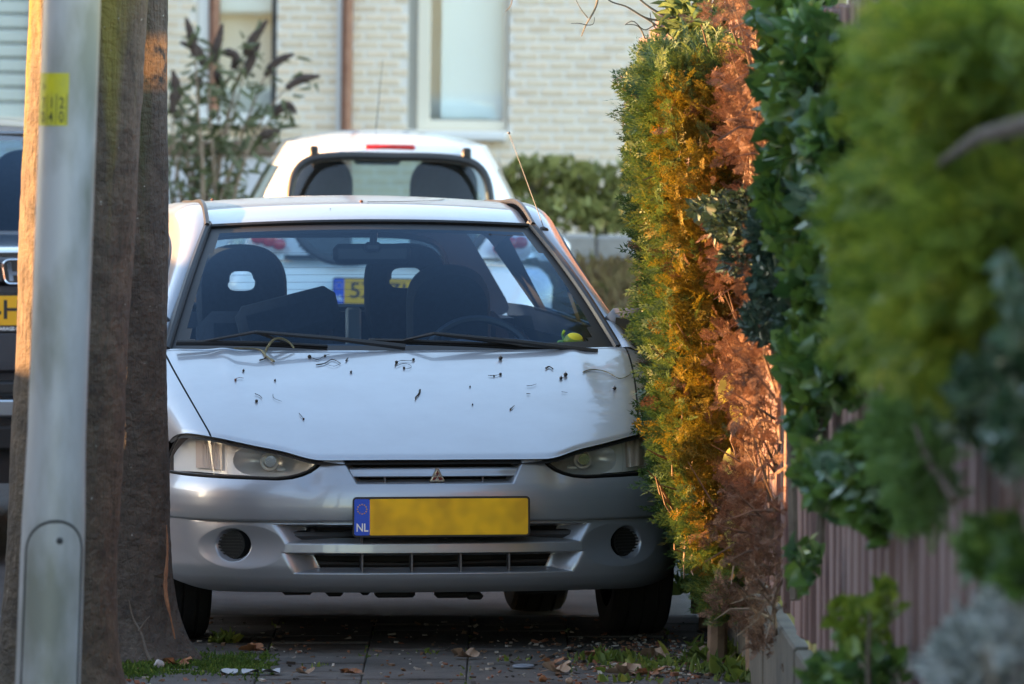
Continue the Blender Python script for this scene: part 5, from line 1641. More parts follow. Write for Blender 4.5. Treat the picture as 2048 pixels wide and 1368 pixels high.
for i, (cx, cy, rx, ry, cnt, lab) in enumerate(((1050, 400, 42, 62, 300, 'olive green garden bush just past the white car'), (1120, 395, 55, 60, 420, 'wide yellowish garden bush in the middle above the grey wall'), (1195, 410, 45, 55, 330, 'upright garden bush nearest the conifer hedge above the grey wall'), (1270, 400, 50, 60, 300, 'garden bush mostly hidden behind the conifer hedge'))):
    c = P(cx, cy + ry, 51.2)
    bsh = empty('garden_bush', c, 0, lab, 'bush', 'bushes above the grey wall')
    cloud([(cx, cy + 18, 51.2, rx, ry * .7, .3, int(cnt * .33), .06), (cx - rx * .4, cy - ry * .6, 51.2, 12, 40, .1, 45, .08), (cx + rx * .5, cy - ry * .6, 51.2, 12, 42, .1, 45, .08), (cx, cy + ry * .6, 51.1, rx * 1.4, ry * .55, .3, cnt // 3, .065), (cx - rx * .9, cy - ry * .1, 51.3, 10, 46, .1, 36, .07), (cx + rx * .1, cy - ry * .8, 51.3, 9, 34, .1, 30, .07)], LEAF + LANCE, BUSH, bsh, c, up=.9, outx=0, outy=-.2)
    for k in range(4):
        e = np.array((RNG.normal(0, .12), RNG.normal(0, .1), RNG.uniform(.25, .45)))
        MB().tube([(0, 0, -.35), e * .5, e], [.012, .008, .003], 5).build('stem', STEM, bsh)

# butterfly bush with old flower spikes
bdo = P(420, 470, 46)
bud = empty('butterfly_bush', bdo, 0, 'leggy butterfly bush with brown seed spikes in front of the house window', 'shrub')
SPIKE = pm('seed_spike', (.05, .035, .030), .95, col2=(.09, .06, .05), scale=40)
BSTEM = pm('pale_stem', (.20, .14, .10), .9, col2=(.30, .22, .16), scale=20)
BLEAF = leaf_mat('butterfly_leaf', (.10, .115, .05), (.20, .22, .12), (.36, .36, .27), .6, .35, 3)
def bp_(q, dy=0.0): return P(q[0], q[1], 46 + dy) - bdo
stems = [[(400, 470), (405, 330), (395, 200), (385, 80), (372, 35)], [(430, 470), (425, 300), (420, 160), (440, 70), (445, 48)], [(425, 470), (440, 320), (470, 180), (500, 90), (535, 40)], [(440, 470), (465, 330), (510, 200), (560, 120), (588, 108)],
         [(445, 470), (480, 340), (540, 240), (580, 212), (592, 228)], [(450, 470), (490, 320), (560, 190), (600, 160), (640, 152)], [(390, 470), (375, 330), (365, 240), (350, 160), (345, 140)], [(410, 470), (430, 330), (460, 250), (490, 150), (520, 84)],
         [(380, 470), (390, 300), (400, 180), (395, 100), (360, 85)], [(420, 470), (440, 280), (450, 170), (470, 110), (430, 105)], [(370, 470), (355, 350), (345, 250), (350, 170)], [(435, 470), (455, 350), (500, 290), (530, 270), (560, 262)],
         [(360, 480), (350, 380), (362, 300), (380, 220), (400, 150)], [(395, 480), (388, 380), (370, 290), (352, 220)], [(415, 480), (412, 380), (435, 290), (455, 220), (430, 140)]]
ll = []; ld = []
for i, s_ in enumerate(stems):
    dyy = (i % 5 - 2) * .12
    W = curve(np.array([bp_(q, dyy) for q in s_]), 28)
    MB().tube(W[:24], np.linspace(.016 if i < 4 else .010, .004, 24), 6).build('stem', BSTEM, bud)
    tail = W[22:] if i < 12 else W[25:]
    sp = MB()
    T = curve(tail, 18) if len(tail) > 2 else tail
    rr = np.array([.008 + .018 * math.sin(math.pi * min(1, .15 + .85 * t)) * RNG.uniform(.75, 1.2) for t in np.linspace(0, 1, len(T))])
    sp.tube(T, rr, 7)
    sp.build('seed_spike', SPIKE, bud)
    for k in range(5, 27):
        for _ in range(1 if k % 3 else 2):
            ll.append(W[k] + RNG.normal(0, .03, 3)); ld.append(np.array((RNG.normal(0, .8), RNG.normal(0, .8), RNG.normal(-.25, .5))))
V, Q = scatter(LANCE, np.array(ll), np.array(ld), RNG.uniform(.06, .12, len(ll)))
fast_quads('leaves', V, Q, BLEAF, bud)

# ------------------------------------------------------------------ the other two parked cars
def shell_car(root, paint, lower, belt, rooft, near_glass, glass, far_len):
    """lower: list of (y, halfwidth, ztop, zbot) stations; belt/rooft: (z, halfwidth, y_near, y_far)"""
    n = 41
    st_ = []
    t = np.linspace(-1, 1, n)
    for (y, w, zt, zb) in lower:
        sec = []
        for q in t:
            a = abs(q)
            if a < .55: x, z = w * .86 * a / .55, zt - .012 * (a / .55) ** 2
            elif a < .72:
                k = (a - .55) / .17; x, z = w * (.86 + .14 * math.sin(k * math.pi / 2)), zt - .012 - .10 * (1 - math.cos(k * math.pi / 2))
            elif a < .93:
                k = (a - .72) / .21; x, z = w * (1 - .03 * abs(k - .4)), lerp(zt - .112, zb + .05, k)
            else:
                k = (a - .93) / .07; x, z = w * (.98 - .10 * k), lerp(zb + .05, zb, k)
            sec.append((math.copysign(x, q), y, z))
        st_.append(sec)
    Gc = np.array(st_)
    mb = MB().grid(Gc)
    for e, fl in ((0, True), (-1, False)):
        k = mb.n; mb.v.append(Gc[e]); mb.n += n
        mb.f.append(tuple(range(k, k + n)) if fl else tuple(range(k + n - 1, k - 1, -1))); mb.m.append(0)
    body = mb.build('body', paint, root)
    # greenhouse
    na, nl = 240, 44
    a = np.linspace(0, 2 * math.pi, na, endpoint=False)
    def ring(hw, y0, y1, p=5.0):
        cx = np.sign(np.cos(a)) * np.abs(np.cos(a)) ** (2 / p); sy = np.sign(np.sin(a)) * np.abs(np.sin(a)) ** (2 / p)
        return np.stack([cx * hw, (y0 + y1) / 2 + sy * (y1 - y0) / 2 - .05 * (1 - np.abs(cx) ** 2) * (sy < 0)], -1)
    B0, B1 = ring(belt[1], belt[2], belt[3], 6), ring(rooft[1], rooft[2], rooft[3], 5)
    lv = []
    for k in np.linspace(0, 1, nl):
        w_ = B0 + (B1 - B0) * (k + .10 * math.sin(math.pi * k) * -.6)
        lv.append(np.c_[w_, np.full(na, lerp(belt[0], rooft[0], k))])
    lv = np.array(lv)
    c = (lv[:-1] + np.roll(lv[1:], -1, 1)) / 2
    X_, Y_, Z_ = np.abs(c[..., 0]), c[..., 1], c[..., 2]
    K = (Z_ - belt[0]) / (rooft[0] - belt[0])
    hw = lerp(belt[1], rooft[1], K); yn = lerp(belt[2], rooft[2], K); yf_ = lerp(belt[3], rooft[3], K)
    near = (Y_ < yn + .10) & (X_ < hw * .995)
    mi = near_glass(X_, Z_, K) & (Y_ < yn + .14)
    far = (Y_ > yf_ - .12) & (X_ < hw * .86) & (K < .86) & (K > .05)
    sidew = (X_ > hw * .93) & (Y_ > yn + .22) & (Y_ < yf_ - .25) & (K < .80) & (K > .04) & ~((np.abs(Y_ - lerp(yn, yf_, .52)) < .06))
    isg = mi | far | sidew
    gm_ = MB().grid(lv, closed=True, mimap=isg.astype(int))
    # roof cap
    caps = [lv[-1]]
    cc = lv[-1].mean(0)
    for k in np.linspace(.12, 1, 8):
        L = lerp(lv[-1], cc, k).copy(); L[:, 2] = rooft[0] + (rooft[4]) * (1 - (1 - k) ** 2); caps.append(L)
    gm_.grid(np.array(caps), closed=True)
    gh = gm_.build('greenhouse', [paint, glass], root, angle=60)
    return body, gh
WPAINT = pm('white_paint', (.80, .80, .81), .25, coat=.8)
D2 = 37.9
wx = P(771, 300, D2)[0]
white = empty('white_car', (wx, D2, -.085), math.radians(5.0), 'white hatchback seen from behind over the silver roof, red brake light on top', 'car')
white.rotation_euler = (0, math.radians(1.0), math.radians(2.6))
o2 = .085
def wg(X_, Z_, K):
    z = Z_ - o2
    lim = np.interp(z, [.86, .905, .93, 1.15, 1.25, 1.30, 1.325, 1.338], [.0, .33, .40, .452, .425, .395, .35, .22])
    return (X_ < lim) & (z > .905) & (z < 1.336)
shell_car(white, WPAINT, [(.0, .60, .80, .33), (.03, .68, .93, .28), (.10, .735, .95, .25), (.6, .755, .955, .24), (2.3, .755, .93, .24), (2.75, .745, .90, .24), (3.2, .68, .78, .25), (3.38, .55, .66, .3)],
          (.90 + o2, .70, .05, 2.75), (1.395 + o2, .455, .20, 2.1, .062), wg, glass_mat('white_car_glass', (.62, .72, .70), 1.5), 3.4)
for sx_ in (-1, 1):
    MB().box((sx_ * .34, .135, 1.345 + o2), (.042, .06, .085), bev=.008).build('hatch_hinge', BLACK, white)
REDL = pm('red_lens', (.45, .012, .015), .15, coat=.5)
hb_ = MB().box((0, .155, 1.383 + o2), (.225, .03, .026), bev=.008).build('high_brake_light', REDL, white)
xs_ = np.linspace(-.5, .5, 40)
sl = MB()
zo = np.array([.90, .902, 1.0, 1.1, 1.2, 1.27, 1.315, 1.335, 1.342])
xo = np.array([.0, .32, .415, .447, .442, .42, .375, .30, .0])
yo = np.interp(zo + o2, [.90 + o2, 1.395 + o2], [-.005, .145])
pth = np.r_[np.c_[xo, yo, zo + o2], np.c_[-xo, yo, zo + o2][::-1][1:]]
sl.tube(curve(pth, 90) + np.array((0, -.012, 0)), .020, 8)
sl.build('hatch_seal', BLACK, white)
for sx_ in (-1, 1):
    tl_ = MB().box((sx_ * .55, .055, .955 + o2), (.16, .09, .13), bev=.03).build('tail_lamp', pm('tail_lamp_clear', (.62, .56, .56), .15, coat=.6) if sx_ < 0 else bpy.data.materials['tail_lamp_clear'], white)
    for xx, zz, rr in ((.585, .972, .032), (.535, .965, .038), (.49, .945, .031)):
        MB().ball((sx_ * xx, .005, zz + o2), (rr, .014, rr * .85), 10).build('lamp_bubble', REDL, tl_)
plate(white, (.015, -.055, .745 + o2), smudge=False, text='5X-ZL-27')
for sx_ in (-1, 1):
    seat_back(sx_ * .285 - .01, .95, 1.335 + o2, .6, .155).build('headrest', CLOTH, white)
MB().box((.0, 2.05, 1.315 + o2), (.22, .03, .065), bev=.015).build('mirror', BLACK, white)
MB().box((0, 1.4, .62), (1.3, 2.3, .5)).build('cabin_floor', TRIM, white, smooth=False)
MB().tube([P(758, 258, D2 + .9) - np.array((wx, D2, -.085)), P(771, 120, D2 + 1.0) - np.array((wx, D2, -.085))], [.0022, .0012], 5).build('aerial', BLACK, white)
for sx_ in (-1, 1):
    for yy in (.55, 2.85):
        w_ = MB().lathe(tyre_prof, (sx_ * .67, yy, .285), 'x', 32).build('wheel', RUBBER, white)
    MB().box((sx_ * .84, 2.35, .98), (.17, .08, .11), bev=.03).build('door_mirror', WPAINT, white)
MB().box((0, -.02, .42), (1.25, .10, .22), bev=.04).build('rear_bumper', WPAINT, white)

HPAINT = pm('dark_bronze_paint', (.055, .050, .052), .25, .6, coat=1.0)
D3 = 31.3
hx3 = P(29, 540, D3)[0]
hon = empty('dark_car', (hx3, D3, -.085), math.radians(11), 'dark grey car facing the camera behind the tree trunks, mostly hidden', 'car')
zz3 = lambda py, d=0: P(29, py, D3 + d)[2] + .085
def hgl(X_, Z_, K):
    return (K > .03) & (K < .90) & (X_ < lerp(.75, .57, K) * .90)
shell_car(hon, HPAINT, [(-.0, .62, zz3(505), .30), (.05, .74, zz3(498), .28), (.2, .82, zz3(492), .26), (.6, .86, zz3(478, .6), .26), (1.0, .87, zz3(462, 1), .26), (3.4, .87, zz3(462, 1), .26), (4.0, .84, 1.05, .27), (4.25, .7, .9, .32)],
          (zz3(466, 1), .76, .98, 3.95), (zz3(262, 1.7), .565, 1.68, 3.6, .06), hgl, GLASS, 4.2)
MB().box((0, 1.62, zz3(272, 1.62)), (1.02, .03, .02)).build('windscreen_header', BLACK, hon)
eb = MB()
ec = np.array((0, -.045, zz3(543)))
el = rrect(.105, .088, .028, 6)
loop = np.array([(p[0] * (1 - .10 * (p[1] < 0)), -.052, ec[2] + p[1]) for p in el])
eb.tube(np.r_[loop, loop[:1]], .0045, 6)
for sx_ in (-1, 1):
    eb.poly(np.array([(sx_ * .036, -.053, ec[2] + .036), (sx_ * .020, -.053, ec[2] + .036), (sx_ * .010, -.053, ec[2] - .034), (sx_ * .026, -.053, ec[2] - .034)])[::(-1 if sx_ > 0 else 1)], .006)
eb.poly(np.array([(-.017, -.053, ec[2] + .002), (.017, -.053, ec[2] + .002), (.014, -.053, ec[2] - .012), (-.014, -.053, ec[2] - .012)])[::-1], .006)
emb = eb.build('emblem', CHROME, hon, smooth=False)
MB().poly(np.array([(p[0] * .97, -.049, ec[2] + p[1] * .97) for p in el])[::-1], .006).build('emblem_backing', BLACK, emb, smooth=False)
MB().box((0, -.02, zz3(543)), (1.0, .04, .105), bev=.02).build('grille_bar', HPAINT, hon)
pz3 = zz3(620)
pl3 = plate(hon, (-.0, -.062, pz3), smudge=False, text='71-HKB-4')
V, F = text_mesh('GARAGE-CENTRUM', .017, .0004)
fr_ = MB().box((0, -.055, pz3 - .066), (.531, .012, .026)).build('plate_surround', BLACK, pl3, smooth=False)
MB().add(np.stack([V[:, 0], np.full(len(V), -.063), pz3 - .067 + V[:, 1]], -1), F).build('dealer_letters', WHITE_P, pl3, smooth=False)
for (p0_, p1_, m_) in ((660, 745, HPAINT), (760, 790, BLACK), (795, 835, SATIN), (850, 900, BLACKM)):
    MB().box((0, -.03, (zz3(p0_) + zz3(p1_)) / 2), (1.3, .06, zz3(p0_) - zz3(p1_)), bev=.012).build('front_panel', m_, hon)
for sx_ in (-1, 1):
    hl_ = MB().box((sx_ * .62, .03, zz3(560)), (.26, .10, .12), bev=.03).build('headlamp', SATIN, hon)
    for yy in (.8, 3.4):
        MB().lathe(tyre_prof, (sx_ * .76, yy, .29), 'x', 32).build('wheel', RUBBER, hon)
    MB().box((sx_ * .96, 1.2, zz3(440, 1.2)), (.2, .09, .14), bev=.035).build('door_mirror', HPAINT, hon)
    seat_back(sx_ * .36, 2.2, zz3(300, 2.2), .6, .14).build('seat', CLOTH, hon)
MB().box((0.03, 1.66, zz3(335, 1.6)), (.22, .03, .07), bev=.015).build('mirror', BLACK, hon)
MB().tube([(0, 3.3, zz3(240, 3.3)), (.01, 3.25, zz3(228, 3.3))], .003, 5).build('aerial', BLACK, hon)

# ------------------------------------------------------------------ unseen walls and houses added outside the frame to block the sun
GB = pm('sun_block_brick', (.20, .11, .08), .9, col2=(.30, .17, .12), scale=8, bump=.4)
def add_sun_block_wall(name, x, y0, y1, h, label):
    e = empty(name, (x, (y0 + y1) / 2, 0), 0, label, 'wall')
    MB().box((0, 0, h / 2), (.22, y1 - y0, h)).build('wall_face', GB, e, smooth=False)
    MB().box((0, 0, h + .03), (.30, y1 - y0 + .04, .06), bev=.01).build('coping', CONC, e, smooth=False)
    return e
TS = math.tan(SUN_EL)  # added walls are as tall as the shade each stretch should cast
add_sun_block_wall('sun_block_wall', -5.2, 20.6, 24.75, .55 + 5.9 * TS, 'unseen brick wall added to block low sun opposite the near tree')
add_sun_block_wall('sun_block_wall', -5.2, 24.75, 25.35, .25 + 5.6 * TS, 'lowest stretch of the added unseen shading wall opposite the bumper')
add_sun_block_wall('sun_block_wall', -5.2, 25.35, 38.5, .93 + 4.9 * TS, 'tallest stretch of the added unseen shading wall opposite the parked car')
oh = empty('far_sun_block_house', (-12.2, 49.5, 0), 0, 'unseen brick house added beyond the shading walls to shade the butterfly bush', 'house')  # unseen, added to keep low sun off the butterfly bush
MB().box((0, 0, 3), (10, 20, 6)).build('wall', GB, oh, smooth=False)
MB().add([(-5.5, -10.4, 5.9), (5.5, -10.4, 5.9), (5.5, 10.4, 5.9), (-5.5, 10.4, 5.9), (0, -10.4, 9), (0, 10.4, 9)], [(0, 4, 5, 3), (1, 2, 5, 4), (0, 1, 4), (2, 3, 5), (0, 3, 2, 1)]).build('roof', bpy.data.materials['roof_tile'], oh, smooth=False)
nh = empty('near_sun_block_house', (-12.2, 8, 0), 0, 'unseen brick house added to shade the lamp post', 'house')  # unseen, added to keep the sun off the lamp post and near fence
MB().box((0, 0, 3), (10, 28.6, 6)).build('wall', GB, nh, smooth=False)
MB().add([(-5.5, -14.8, 5.9), (5.5, -14.8, 5.9), (5.5, 14.6, 5.9), (-5.5, 14.6, 5.9), (0, -14.8, 9), (0, 14.6, 9)], [(0, 4, 5, 3), (1, 2, 5, 4), (0, 1, 4), (2, 3, 5), (0, 3, 2, 1)]).build('roof', bpy.data.materials['roof_tile'], nh, smooth=False)
for i in range(4):
    wq = MB().box((5.02, -10 + i * 6, 1.7), (.06, 1.8, 1.5)).build('window', FRAME_W, nh, smooth=False)  # window on the added unseen house
    MB().box((5.055, -10 + i * 6, 1.7), (.02, 1.6, 1.3)).build('pane', PANE, wq, smooth=False)

# ------------------------------------------------------------------ litter on the car
def on(surf, px, py):
    X, Y = proj(surf)
    return surf[np.argmin((X - px) ** 2 + (Y - py) ** 2)].copy()
TW_D = pm('dark_twig', (.018, .015, .012), .8)
TW_L = pm('lichened_twig', (.16, .16, .09), .9, col2=(.09, .075, .05), scale=60)
BERRY = pm('black_berry', (.008, .008, .012), .3)
RUSTY = pm('rusty_twig', (.12, .05, .035), .8)
def hood_twig(pts, r, label, mat=TW_D, berries=(), surf=HOOD_W, lift=.004, name='twig', cat='twig'):
    """pts: photo pixels along the twig; lies on the car body"""
    W = np.array([on(surf, p[0], p[1]) + np.array((0, 0, (p[2] if len(p) > 2 else 0) + lift)) for p in pts])
    # exact lateral place, surface height
    for i, p in enumerate(pts):
        q = P(p[0], p[1], W[i][1]); W[i][0] = q[0]
    c = W[0].copy()
    mb = MB()
    if len(W) > 2: W = curve(W, 4 * len(W))
    mb.tube(W - c, np.linspace(r, r * .6, len(W)) * .62 * RNG.uniform(.75, 1.3, len(W)), 5)
    for (bx_, by_, br) in berries:
        b = on(surf, bx_, by_); b[0] = P(bx_, by_, b[1])[0]; b[2] += br * .8
        mb.ball(b - c, br, 6)
    o = mb.build(name, mat)
    o.location = c
    tag(o, label, cat, 'twigs and berries fallen on the car')
    return o
def berry(px, py, r, label, surf=HOOD_W):
    b = on(surf, px, py); b[0] = P(px, py, b[1])[0]
    mb = MB().ball((0, 0, r * .85), (r, r, r * .92), 8)
    mb.tube([(0, 0, r * 1.6), (.001, 0, r * 2.2)], .0008, 4)
    o = mb.build('berry', BERRY); o.location = b
    tag(o, label, 'berry', 'twigs and berries fallen on the car')
br = hood_twig([(548, 727), (530, 715), (512, 702), (505, 692), (493, 691), (468, 699)], .006, 'pale forked lichened twig lying over the bonnet edge below the wiper', TW_L, lift=.006)
W = [on(HOOD_W, 533, 716), on(HOOD_W, 538, 703), on(HOOD_W, 552, 703), on(HOOD_W, 575, 703), on(HOOD_W, 589, 706)]
W = np.array([(P(p[0], p[1], w[1])) for p, w in zip(((533, 714), (537, 692), (552, 677), (575, 682), (588, 696)), W)])
MB().tube(curve(W, 16) - np.array(br.location), np.linspace(.0055, .003, 16), 5).build('side_shoot', TW_L, br)
hood_twig([(519, 724), (527, 722), (534, 716)], .004, 'short curled stub tucked beneath the pale forked twig')
hood_twig([(620, 716), (635, 720), (650, 715), (659, 711)], .0022, 'thin stalk with a round berry at each end behind the pale twig', berries=((619, 716, .006), (650, 714, .004)))
hood_twig([(632, 733), (648, 730), (664, 723), (681, 729)], .003, 'wavy dark twig near the middle of the bonnet back edge')
hood_twig([(681, 729), (668, 734), (650, 731)], .0012, 'hair-thin bent stalk touching the wavy dark twig')
hood_twig([(692, 725), (696, 719)], .004, 'tiny stub right of the wavy dark twig')
hood_twig([(790, 735), (800, 724), (828, 724)], .0022, 'dark cluster of stalks and buds at the centre of the bonnet', berries=((793, 728, .005), (827, 723, .0045), (808, 739, .004)))
hood_twig([(792, 733), (812, 730), (822, 736), (807, 741)], .0014, 'thin looped stalk under the central dark cluster')
hood_twig([(840, 783), (836, 790), (831, 797), (832, 803)], .0045, 'thick dark caterpillar-like twig alone in the middle of the bonnet')
hood_twig([(510, 790), (519, 795), (524, 798)], .0022, 'small dark twig beside a bud left of the bonnet middle', berries=((513, 806, .005),))
hood_twig([(546, 789), (550, 799), (563, 803)], .0014, 'fine forked stalk just right of the small dark bud')
hood_twig([(598, 829), (604, 834), (607, 840)], .002, 'short thin stalk with a bud low on the bonnet', berries=((607, 839, .0035),))
hood_twig([(470, 760), (480, 757), (487, 758)], .0018, 'brown bud on a short stalk near the left bonnet crease', RUSTY, berries=((471, 760, .004),))
hood_twig([(976, 753), (990, 752), (1000, 750)], .0018, 'straight little stalk with two buds below the large round berry', berries=((988, 752, .003), (1001, 749, .0045)))
hood_twig([(1021, 819), (1029, 812)], .0026, 'tiny slanted bud in the lower right part of the bonnet', berries=((1021, 819, .003),))
hood_twig([(1053, 776), (1057, 772), (1073, 771)], .0016, 'small hooked stalk halfway to the right front wing')
hood_twig([(1053, 790), (1061, 789)], .0018, 'tiny straight stalk under the small hooked one')
hood_twig([(1123, 788), (1135, 787)], .0018, 'tiny straight stalk below the pair of black berries')
hood_twig([(1092, 738), (1098, 737), (1106, 741)], .0045, 'small dark scrap above the pair of black berries')
hood_twig([(1166, 746), (1185, 742), (1205, 744), (1238, 758), (1262, 749)], .0032, 'long brown bent twig reaching from the bonnet into the hedge', TW_L)
for x_, y_, r_, lab in ((1001, 719, .0068, 'large round black berry near the right wiper tip'), (1131, 753, .0068, 'larger of the pair of black berries right of centre'), (1122, 760, .0055, 'smaller of the pair of black berries right of centre'), (1229, 780, .0062, 'lone black berry on the right front wing'),
                        (702, 745, .004, 'small dark bud below the wavy twig'), (487, 743, .004, 'small dark bud near the left bonnet corner'), (550, 763, .0036, 'small dark bud under the pale forked twig'), (940, 774, .0028, 'tiny dark speck right of the bonnet middle'), (945, 812, .0028, 'tiny dark speck low on the bonnet right of middle')):
    berry(x_, y_, r_, lab)
hood_twig([(630, 416), (645, 420), (660, 419)], .0022, 'thin dark twig on the front of the silver roof', surf=ROOF_W)
hood_twig([(735, 407), (745, 406), (756, 409), (745, 411), (737, 409)], .0012, 'fine curled stalk on the silver roof right of the roof twig', surf=ROOF_W)
for x_, y_, lab in ((425, 401, 'brown bud near the left end of the silver roof'), (505, 399, 'brown bud on the roof left of the roof twig'), (722, 404, 'brown bud in the middle of the silver roof'), (880, 401, 'brown bud towards the right of the silver roof')):
    o = MB().ball((0, 0, .003), (.006, .006, .004), 6).build('bud', RUSTY)
    o.location = on(ROOF_W, x_, y_); tag(o, lab, 'bud', 'twigs and berries fallen on the car')
# toy behind the windscreen
ty = CL(1147, 682, 1.17)
toy = empty('dashboard_toy', c2w(ty), 0, 'small yellow plush ornament behind the corner of the windscreen', 'toy')
YEL = pm('yellow_plush', (.55, .50, .04), .9); GRN = pm('green_plush', (.25, .42, .05), .9)
MB().ball((0, 0, 0), (.032, .025, .026), 12).build('body', YEL, toy)
MB().tube([(-.028, 0, .0), (-.035, -.005, .02), (-.028, -.005, .034)], .005, 6).build('stalk', GRN, toy)
MB().ball((-.04, -.01, -.004), (.012, .008, .008), 8).build('leaf', GRN, toy)

# ------------------------------------------------------------------ litter and weeds on the ground
def gp(px, py):
    D = CH * FPX / (py - HORIZON)
    for _ in range(6):
        D *= 1 + (P(px, py, D)[2] - .003) / CH
    return P(px, py, D)
LEAF_B = pm('fallen_leaf_brown', (.14, .085, .05), .8, col2=(.23, .16, .11), scale=40)
LEAF_P = pm('fallen_leaf_pale', (.30, .22, .16), .8, col2=(.22, .15, .10), scale=40)
LEAF_O = pm('fallen_leaf_orange', (.22, .09, .03), .7, col2=(.14, .05, .02), scale=40)
def dead_leaf(px, py, size, label, mat, curl=.5, lobes=5, yaw=0.0):
    n = 40
    a = np.linspace(0, 2 * math.pi, n, endpoint=False)
    r = size * (.55 + .45 * np.abs(np.cos(a * lobes / 2)) ** .7) * np.where(np.abs(a - math.pi) < .3, .5, 1)
    rings = []
    for k in np.linspace(0, 1, 6):
        x, y = r * k * np.cos(a + yaw), r * k * np.sin(a + yaw) * .8
        z = .004 + curl * size * (k ** 2) * (.55 + .45 * np.sin(a * 2 + yaw + 1)) + .04 * size * np.sin(a * 9) * k
        rings.append(np.stack([x, y, z], -1))
    mb = MB().grid(np.array(rings), closed=True)
    mb.tube([(0, 0, .006), (-size * .7 * math.cos(yaw), -size * .7 * math.sin(yaw), .012), (-size * 1.3 * math.cos(yaw), -size * 1.2 * math.sin(yaw), .008)], .0015, 4)
    o = mb.build('fallen_leaf', mat); o.location = gp(px, py)
    tag(o, label, 'leaf', 'dead leaves on the pavement')
dead_leaf(1115, 1347, .045, 'curled pale tan leaf on the slabs right of the blue-grey disc', LEAF_P, .7, 5, .6)
dead_leaf(1250, 1350, .058, 'large crumpled brown leaf at the bottom of the picture', LEAF_P, .5, 5, 2.0)
dead_leaf(930, 1317, .045, 'small crumpled brown leaf in front of the bumper', LEAF_B, .6, 5, 1.0)
dead_leaf(1105, 1328, .035, 'small orange-brown leaf behind the curled tan leaf', LEAF_O, .4, 3, .3)
dead_leaf(1310, 1318, .045, 'grey-brown folded leaf near the foot of the fence', LEAF_B, .7, 3, 1.5)
dead_leaf(1200, 1313, .06, 'flat rust-brown leaf on the dirt in front of the wheel', LEAF_O, .25, 5, 2.4)
dead_leaf(1395, 1303, .04, 'yellowish leaf lying by the low concrete boards', LEAF_P, .3, 5, .9)
dead_leaf(1300, 1352, .04, 'orange leaf beside the large crumpled brown leaf', LEAF_O, .5, 5, .2)
dead_leaf(700, 1349, .035, 'small orange leaf on the slabs left of the middle', LEAF_O, .4, 5, 1.2)
dead_leaf(505, 1304, .045, 'rusty leaf at the end of the mossy patch', LEAF_O, .5, 5, 2.2)
dead_leaf(355, 1333, .045, 'orange-brown leaf on the moss beside the tree foot', LEAF_O, .5, 5, .4)
dead_leaf(610, 1350, .03, 'tiny dark curled leaf left of the orange leaf', LEAF_B, .6, 3, .4)
def blob(name, px, py, s, mat, label, cat, group=None):
    r = np.random.default_rng(int(px))
    th = np.linspace(0, math.pi, 9)[:, None]; ph = np.linspace(0, 2 * math.pi, 14, endpoint=False)[None]
    k = 1 + .18 * np.sin(ph * 2 + px) * np.sin(th * 2) + .12 * np.sin(ph * 3 + th * 2)
    G_ = np.stack([np.sin(th) * np.cos(ph) * s[0], np.sin(th) * np.sin(ph) * s[1], np.cos(th) * s[2] + 0 * ph], -1) * k[..., None]
    G_[..., 2] += s[2] * .8
    o = MB().grid(G_, closed=True).build(name, mat); o.location = gp(px, py)
    tag(o, label, cat, group)
STONE = pm('pale_stone', (.26, .24, .24), .9, col2=(.34, .32, .31), scale=20, bump=.4)
blob('stone', 318, 1336, (.016, .014, .013), STONE, 'pale grey stone lying against the tree foot', 'stone')
blob('acorn', 1086, 1363, (.011, .010, .010), LEAF_O, 'round brown nut at the bottom edge below the tan leaf', 'nut', 'nuts on the pavement')
blob('acorn', 1138, 1367, (.010, .010, .009), LEAF_P, 'pale brown nut at the bottom edge right of the tan leaf', 'nut', 'nuts on the pavement')
d0 = gp(1047, 1334)
o = MB().lathe([(.0, .0), (.0, .031), (.004, .032), (.006, .030), (.006, .0)], (0, 0, 0), 'z', 36).build('plastic_disc', pm('blue_grey_plastic', (.13, .16, .20), .35)); o.location = d0; o.rotation_euler = (math.radians(3), 0, 0)
tag(o, 'flat blue-grey disc lying on the slabs', 'disc')
pl2 = MB()
c0 = gp(490, 1348)
for k in range(3):
    G_ = np.array([[(-.07 + .06 * k + .05 * i, .03 * j + .006 * k, .003 + .012 * math.sin(i * 1.7 + j + k) ** 2) for j in np.linspace(-1, 1, 4)] for i in np.linspace(0, 1, 6)])
    pl2.grid(G_)
o = pl2.build('paper_scrap', pm('wet_paper', (.22, .23, .25), .5)); o.location = c0
tag(o, 'whitish torn scrap of paper on the slabs by the moss', 'paper')
# moss and grass at the tree foot, weeds between slabs, crumbs of dirt
MOSS = leaf_mat('moss_green', (.035, .075, .012), (.085, .15, .022), (.16, .20, .03), .9, .3, 12)
n = 9000
q = RNG.normal(size=(n, 2))
c = gp(330, 1330)
x = c[0] + q[:, 0] * .16 + .03; y = c[1] + q[:, 1] * .20 + .05
ok_ = (np.hypot((x - cb2[0]), (y - 25.05)) > .10) & (x < c[0] + .33)
x, y = x[ok_], y[ok_]
den = np.sin(x * 23 + 1) + np.sin(y * 17) + np.sin((x + y) * 31)
x, y = x[den > -.9], y[den > -.9]
V, Q = scatter(LANCE, np.stack([x, y, np.full(len(x), -.006)], 1), np.stack([RNG.normal(0, .6, len(x)), RNG.normal(0, .6, len(x)), np.ones(len(x))], 1), RNG.uniform(.008, .026, len(x)))
tag(fast_quads('moss', V, Q, MOSS), 'bright green moss round the foot of the second tree', 'moss', kind='stuff')
WEED = leaf_mat('weed_leaf', (.06, .10, .02), (.14, .19, .03), (.24, .24, .04), .6, .35, 10)
wp = []; wd_ = []; ws_ = []
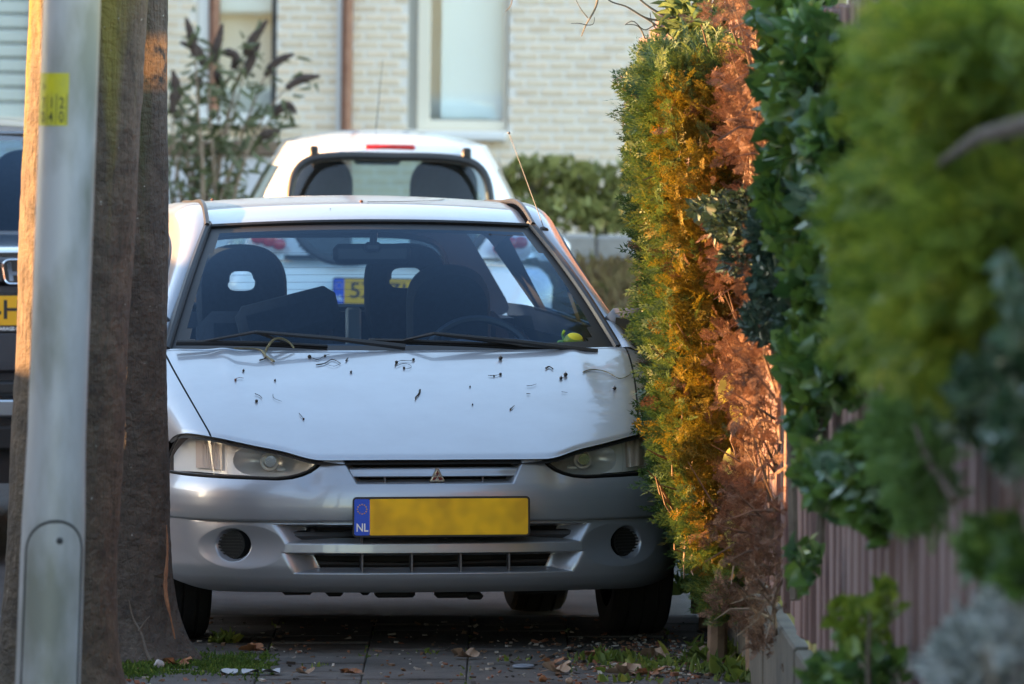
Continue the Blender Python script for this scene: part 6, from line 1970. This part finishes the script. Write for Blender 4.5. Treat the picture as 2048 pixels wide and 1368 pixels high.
for (px, py, cnt, sz, sp) in ((450, 1283, 40, .045, .018), (440, 1283, 16, .03, .02), (1215, 1322, 46, .04, .05), (1240, 1315, 30, .035, .04), (1330, 1330, 70, .03, .10), (1400, 1328, 50, .03, .07), (1440, 1320, 60, .055, .05), (1465, 1345, 60, .055, .05), (1428, 1300, 40, .05, .04), (1490, 1362, 40, .045, .04), (1300, 1345, 40, .03, .06), (1350, 1185, 26, .07, .03), (1262, 1362, 26, .03, .04), (745, 1312, 8, .02, .02), (1030, 1320, 10, .02, .03), (860, 1305, 8, .02, .03), (640, 1330, 10, .016, .03)):
    c = gp(px, py)
    for _ in range(cnt):
        wp.append(c + np.array((RNG.normal(0, sp), RNG.normal(0, sp), -.004))); wd_.append((RNG.normal(0, .5), RNG.normal(0, .5), 1)); ws_.append(sz * RNG.uniform(.5, 1.2))
# seedlings along the slab joints
for j in range(24):
    for i in range(-5, 4):
        if RNG.random() < .55 and 20.85 + j * .3 < 26.7:
            for _ in range(RNG.integers(2, 9)):
                wp.append(np.array((i * .3 - .13 + RNG.normal(0, .01), 20.85 + j * .3 + RNG.uniform(-.15, .15), -.01))); wd_.append((RNG.normal(0, .6), RNG.normal(0, .6), 1)); ws_.append(RNG.uniform(.010, .024))
V, Q = scatter(LANCE + LEAF[:1], np.array(wp), np.array(wd_, float), np.array(ws_))
tag(fast_quads('weeds', V, Q, WEED), 'small weeds growing from the slab joints and along the fence', 'weeds', kind='stuff')
cr = MB()
for k in range(2600):
    x = RNG.uniform(-1.3, .66); y = RNG.uniform(22.5, 27.6)
    if RNG.random() < .6: x = RNG.normal(.42, .16); y = RNG.normal(25.0, .5)
    if x > .67 or y > 26.9: continue
    s_ = abs(RNG.normal(0, .0032)) + .0018
    cr.box((x, y, .002 + s_ * .3), (s_ * RNG.uniform(1, 3.2), s_ * RNG.uniform(.8, 2), s_ * .8), rot=rotm('z', RNG.uniform(0, 3.1)) @ rotm('y', RNG.normal(0, .3)), mi=int(RNG.integers(0, 4)))
tag(cr.build('debris', [pm('crumb_dark', (.02, .016, .012), .9), pm('crumb_brown', (.12, .07, .04), .9), pm('crumb_rust', (.16, .06, .03), .9), pm('crumb_pale', (.26, .24, .21), .8)], smooth=False), 'crumbs of dirt, seeds and broken leaves scattered on the slabs', 'litter', kind='stuff')
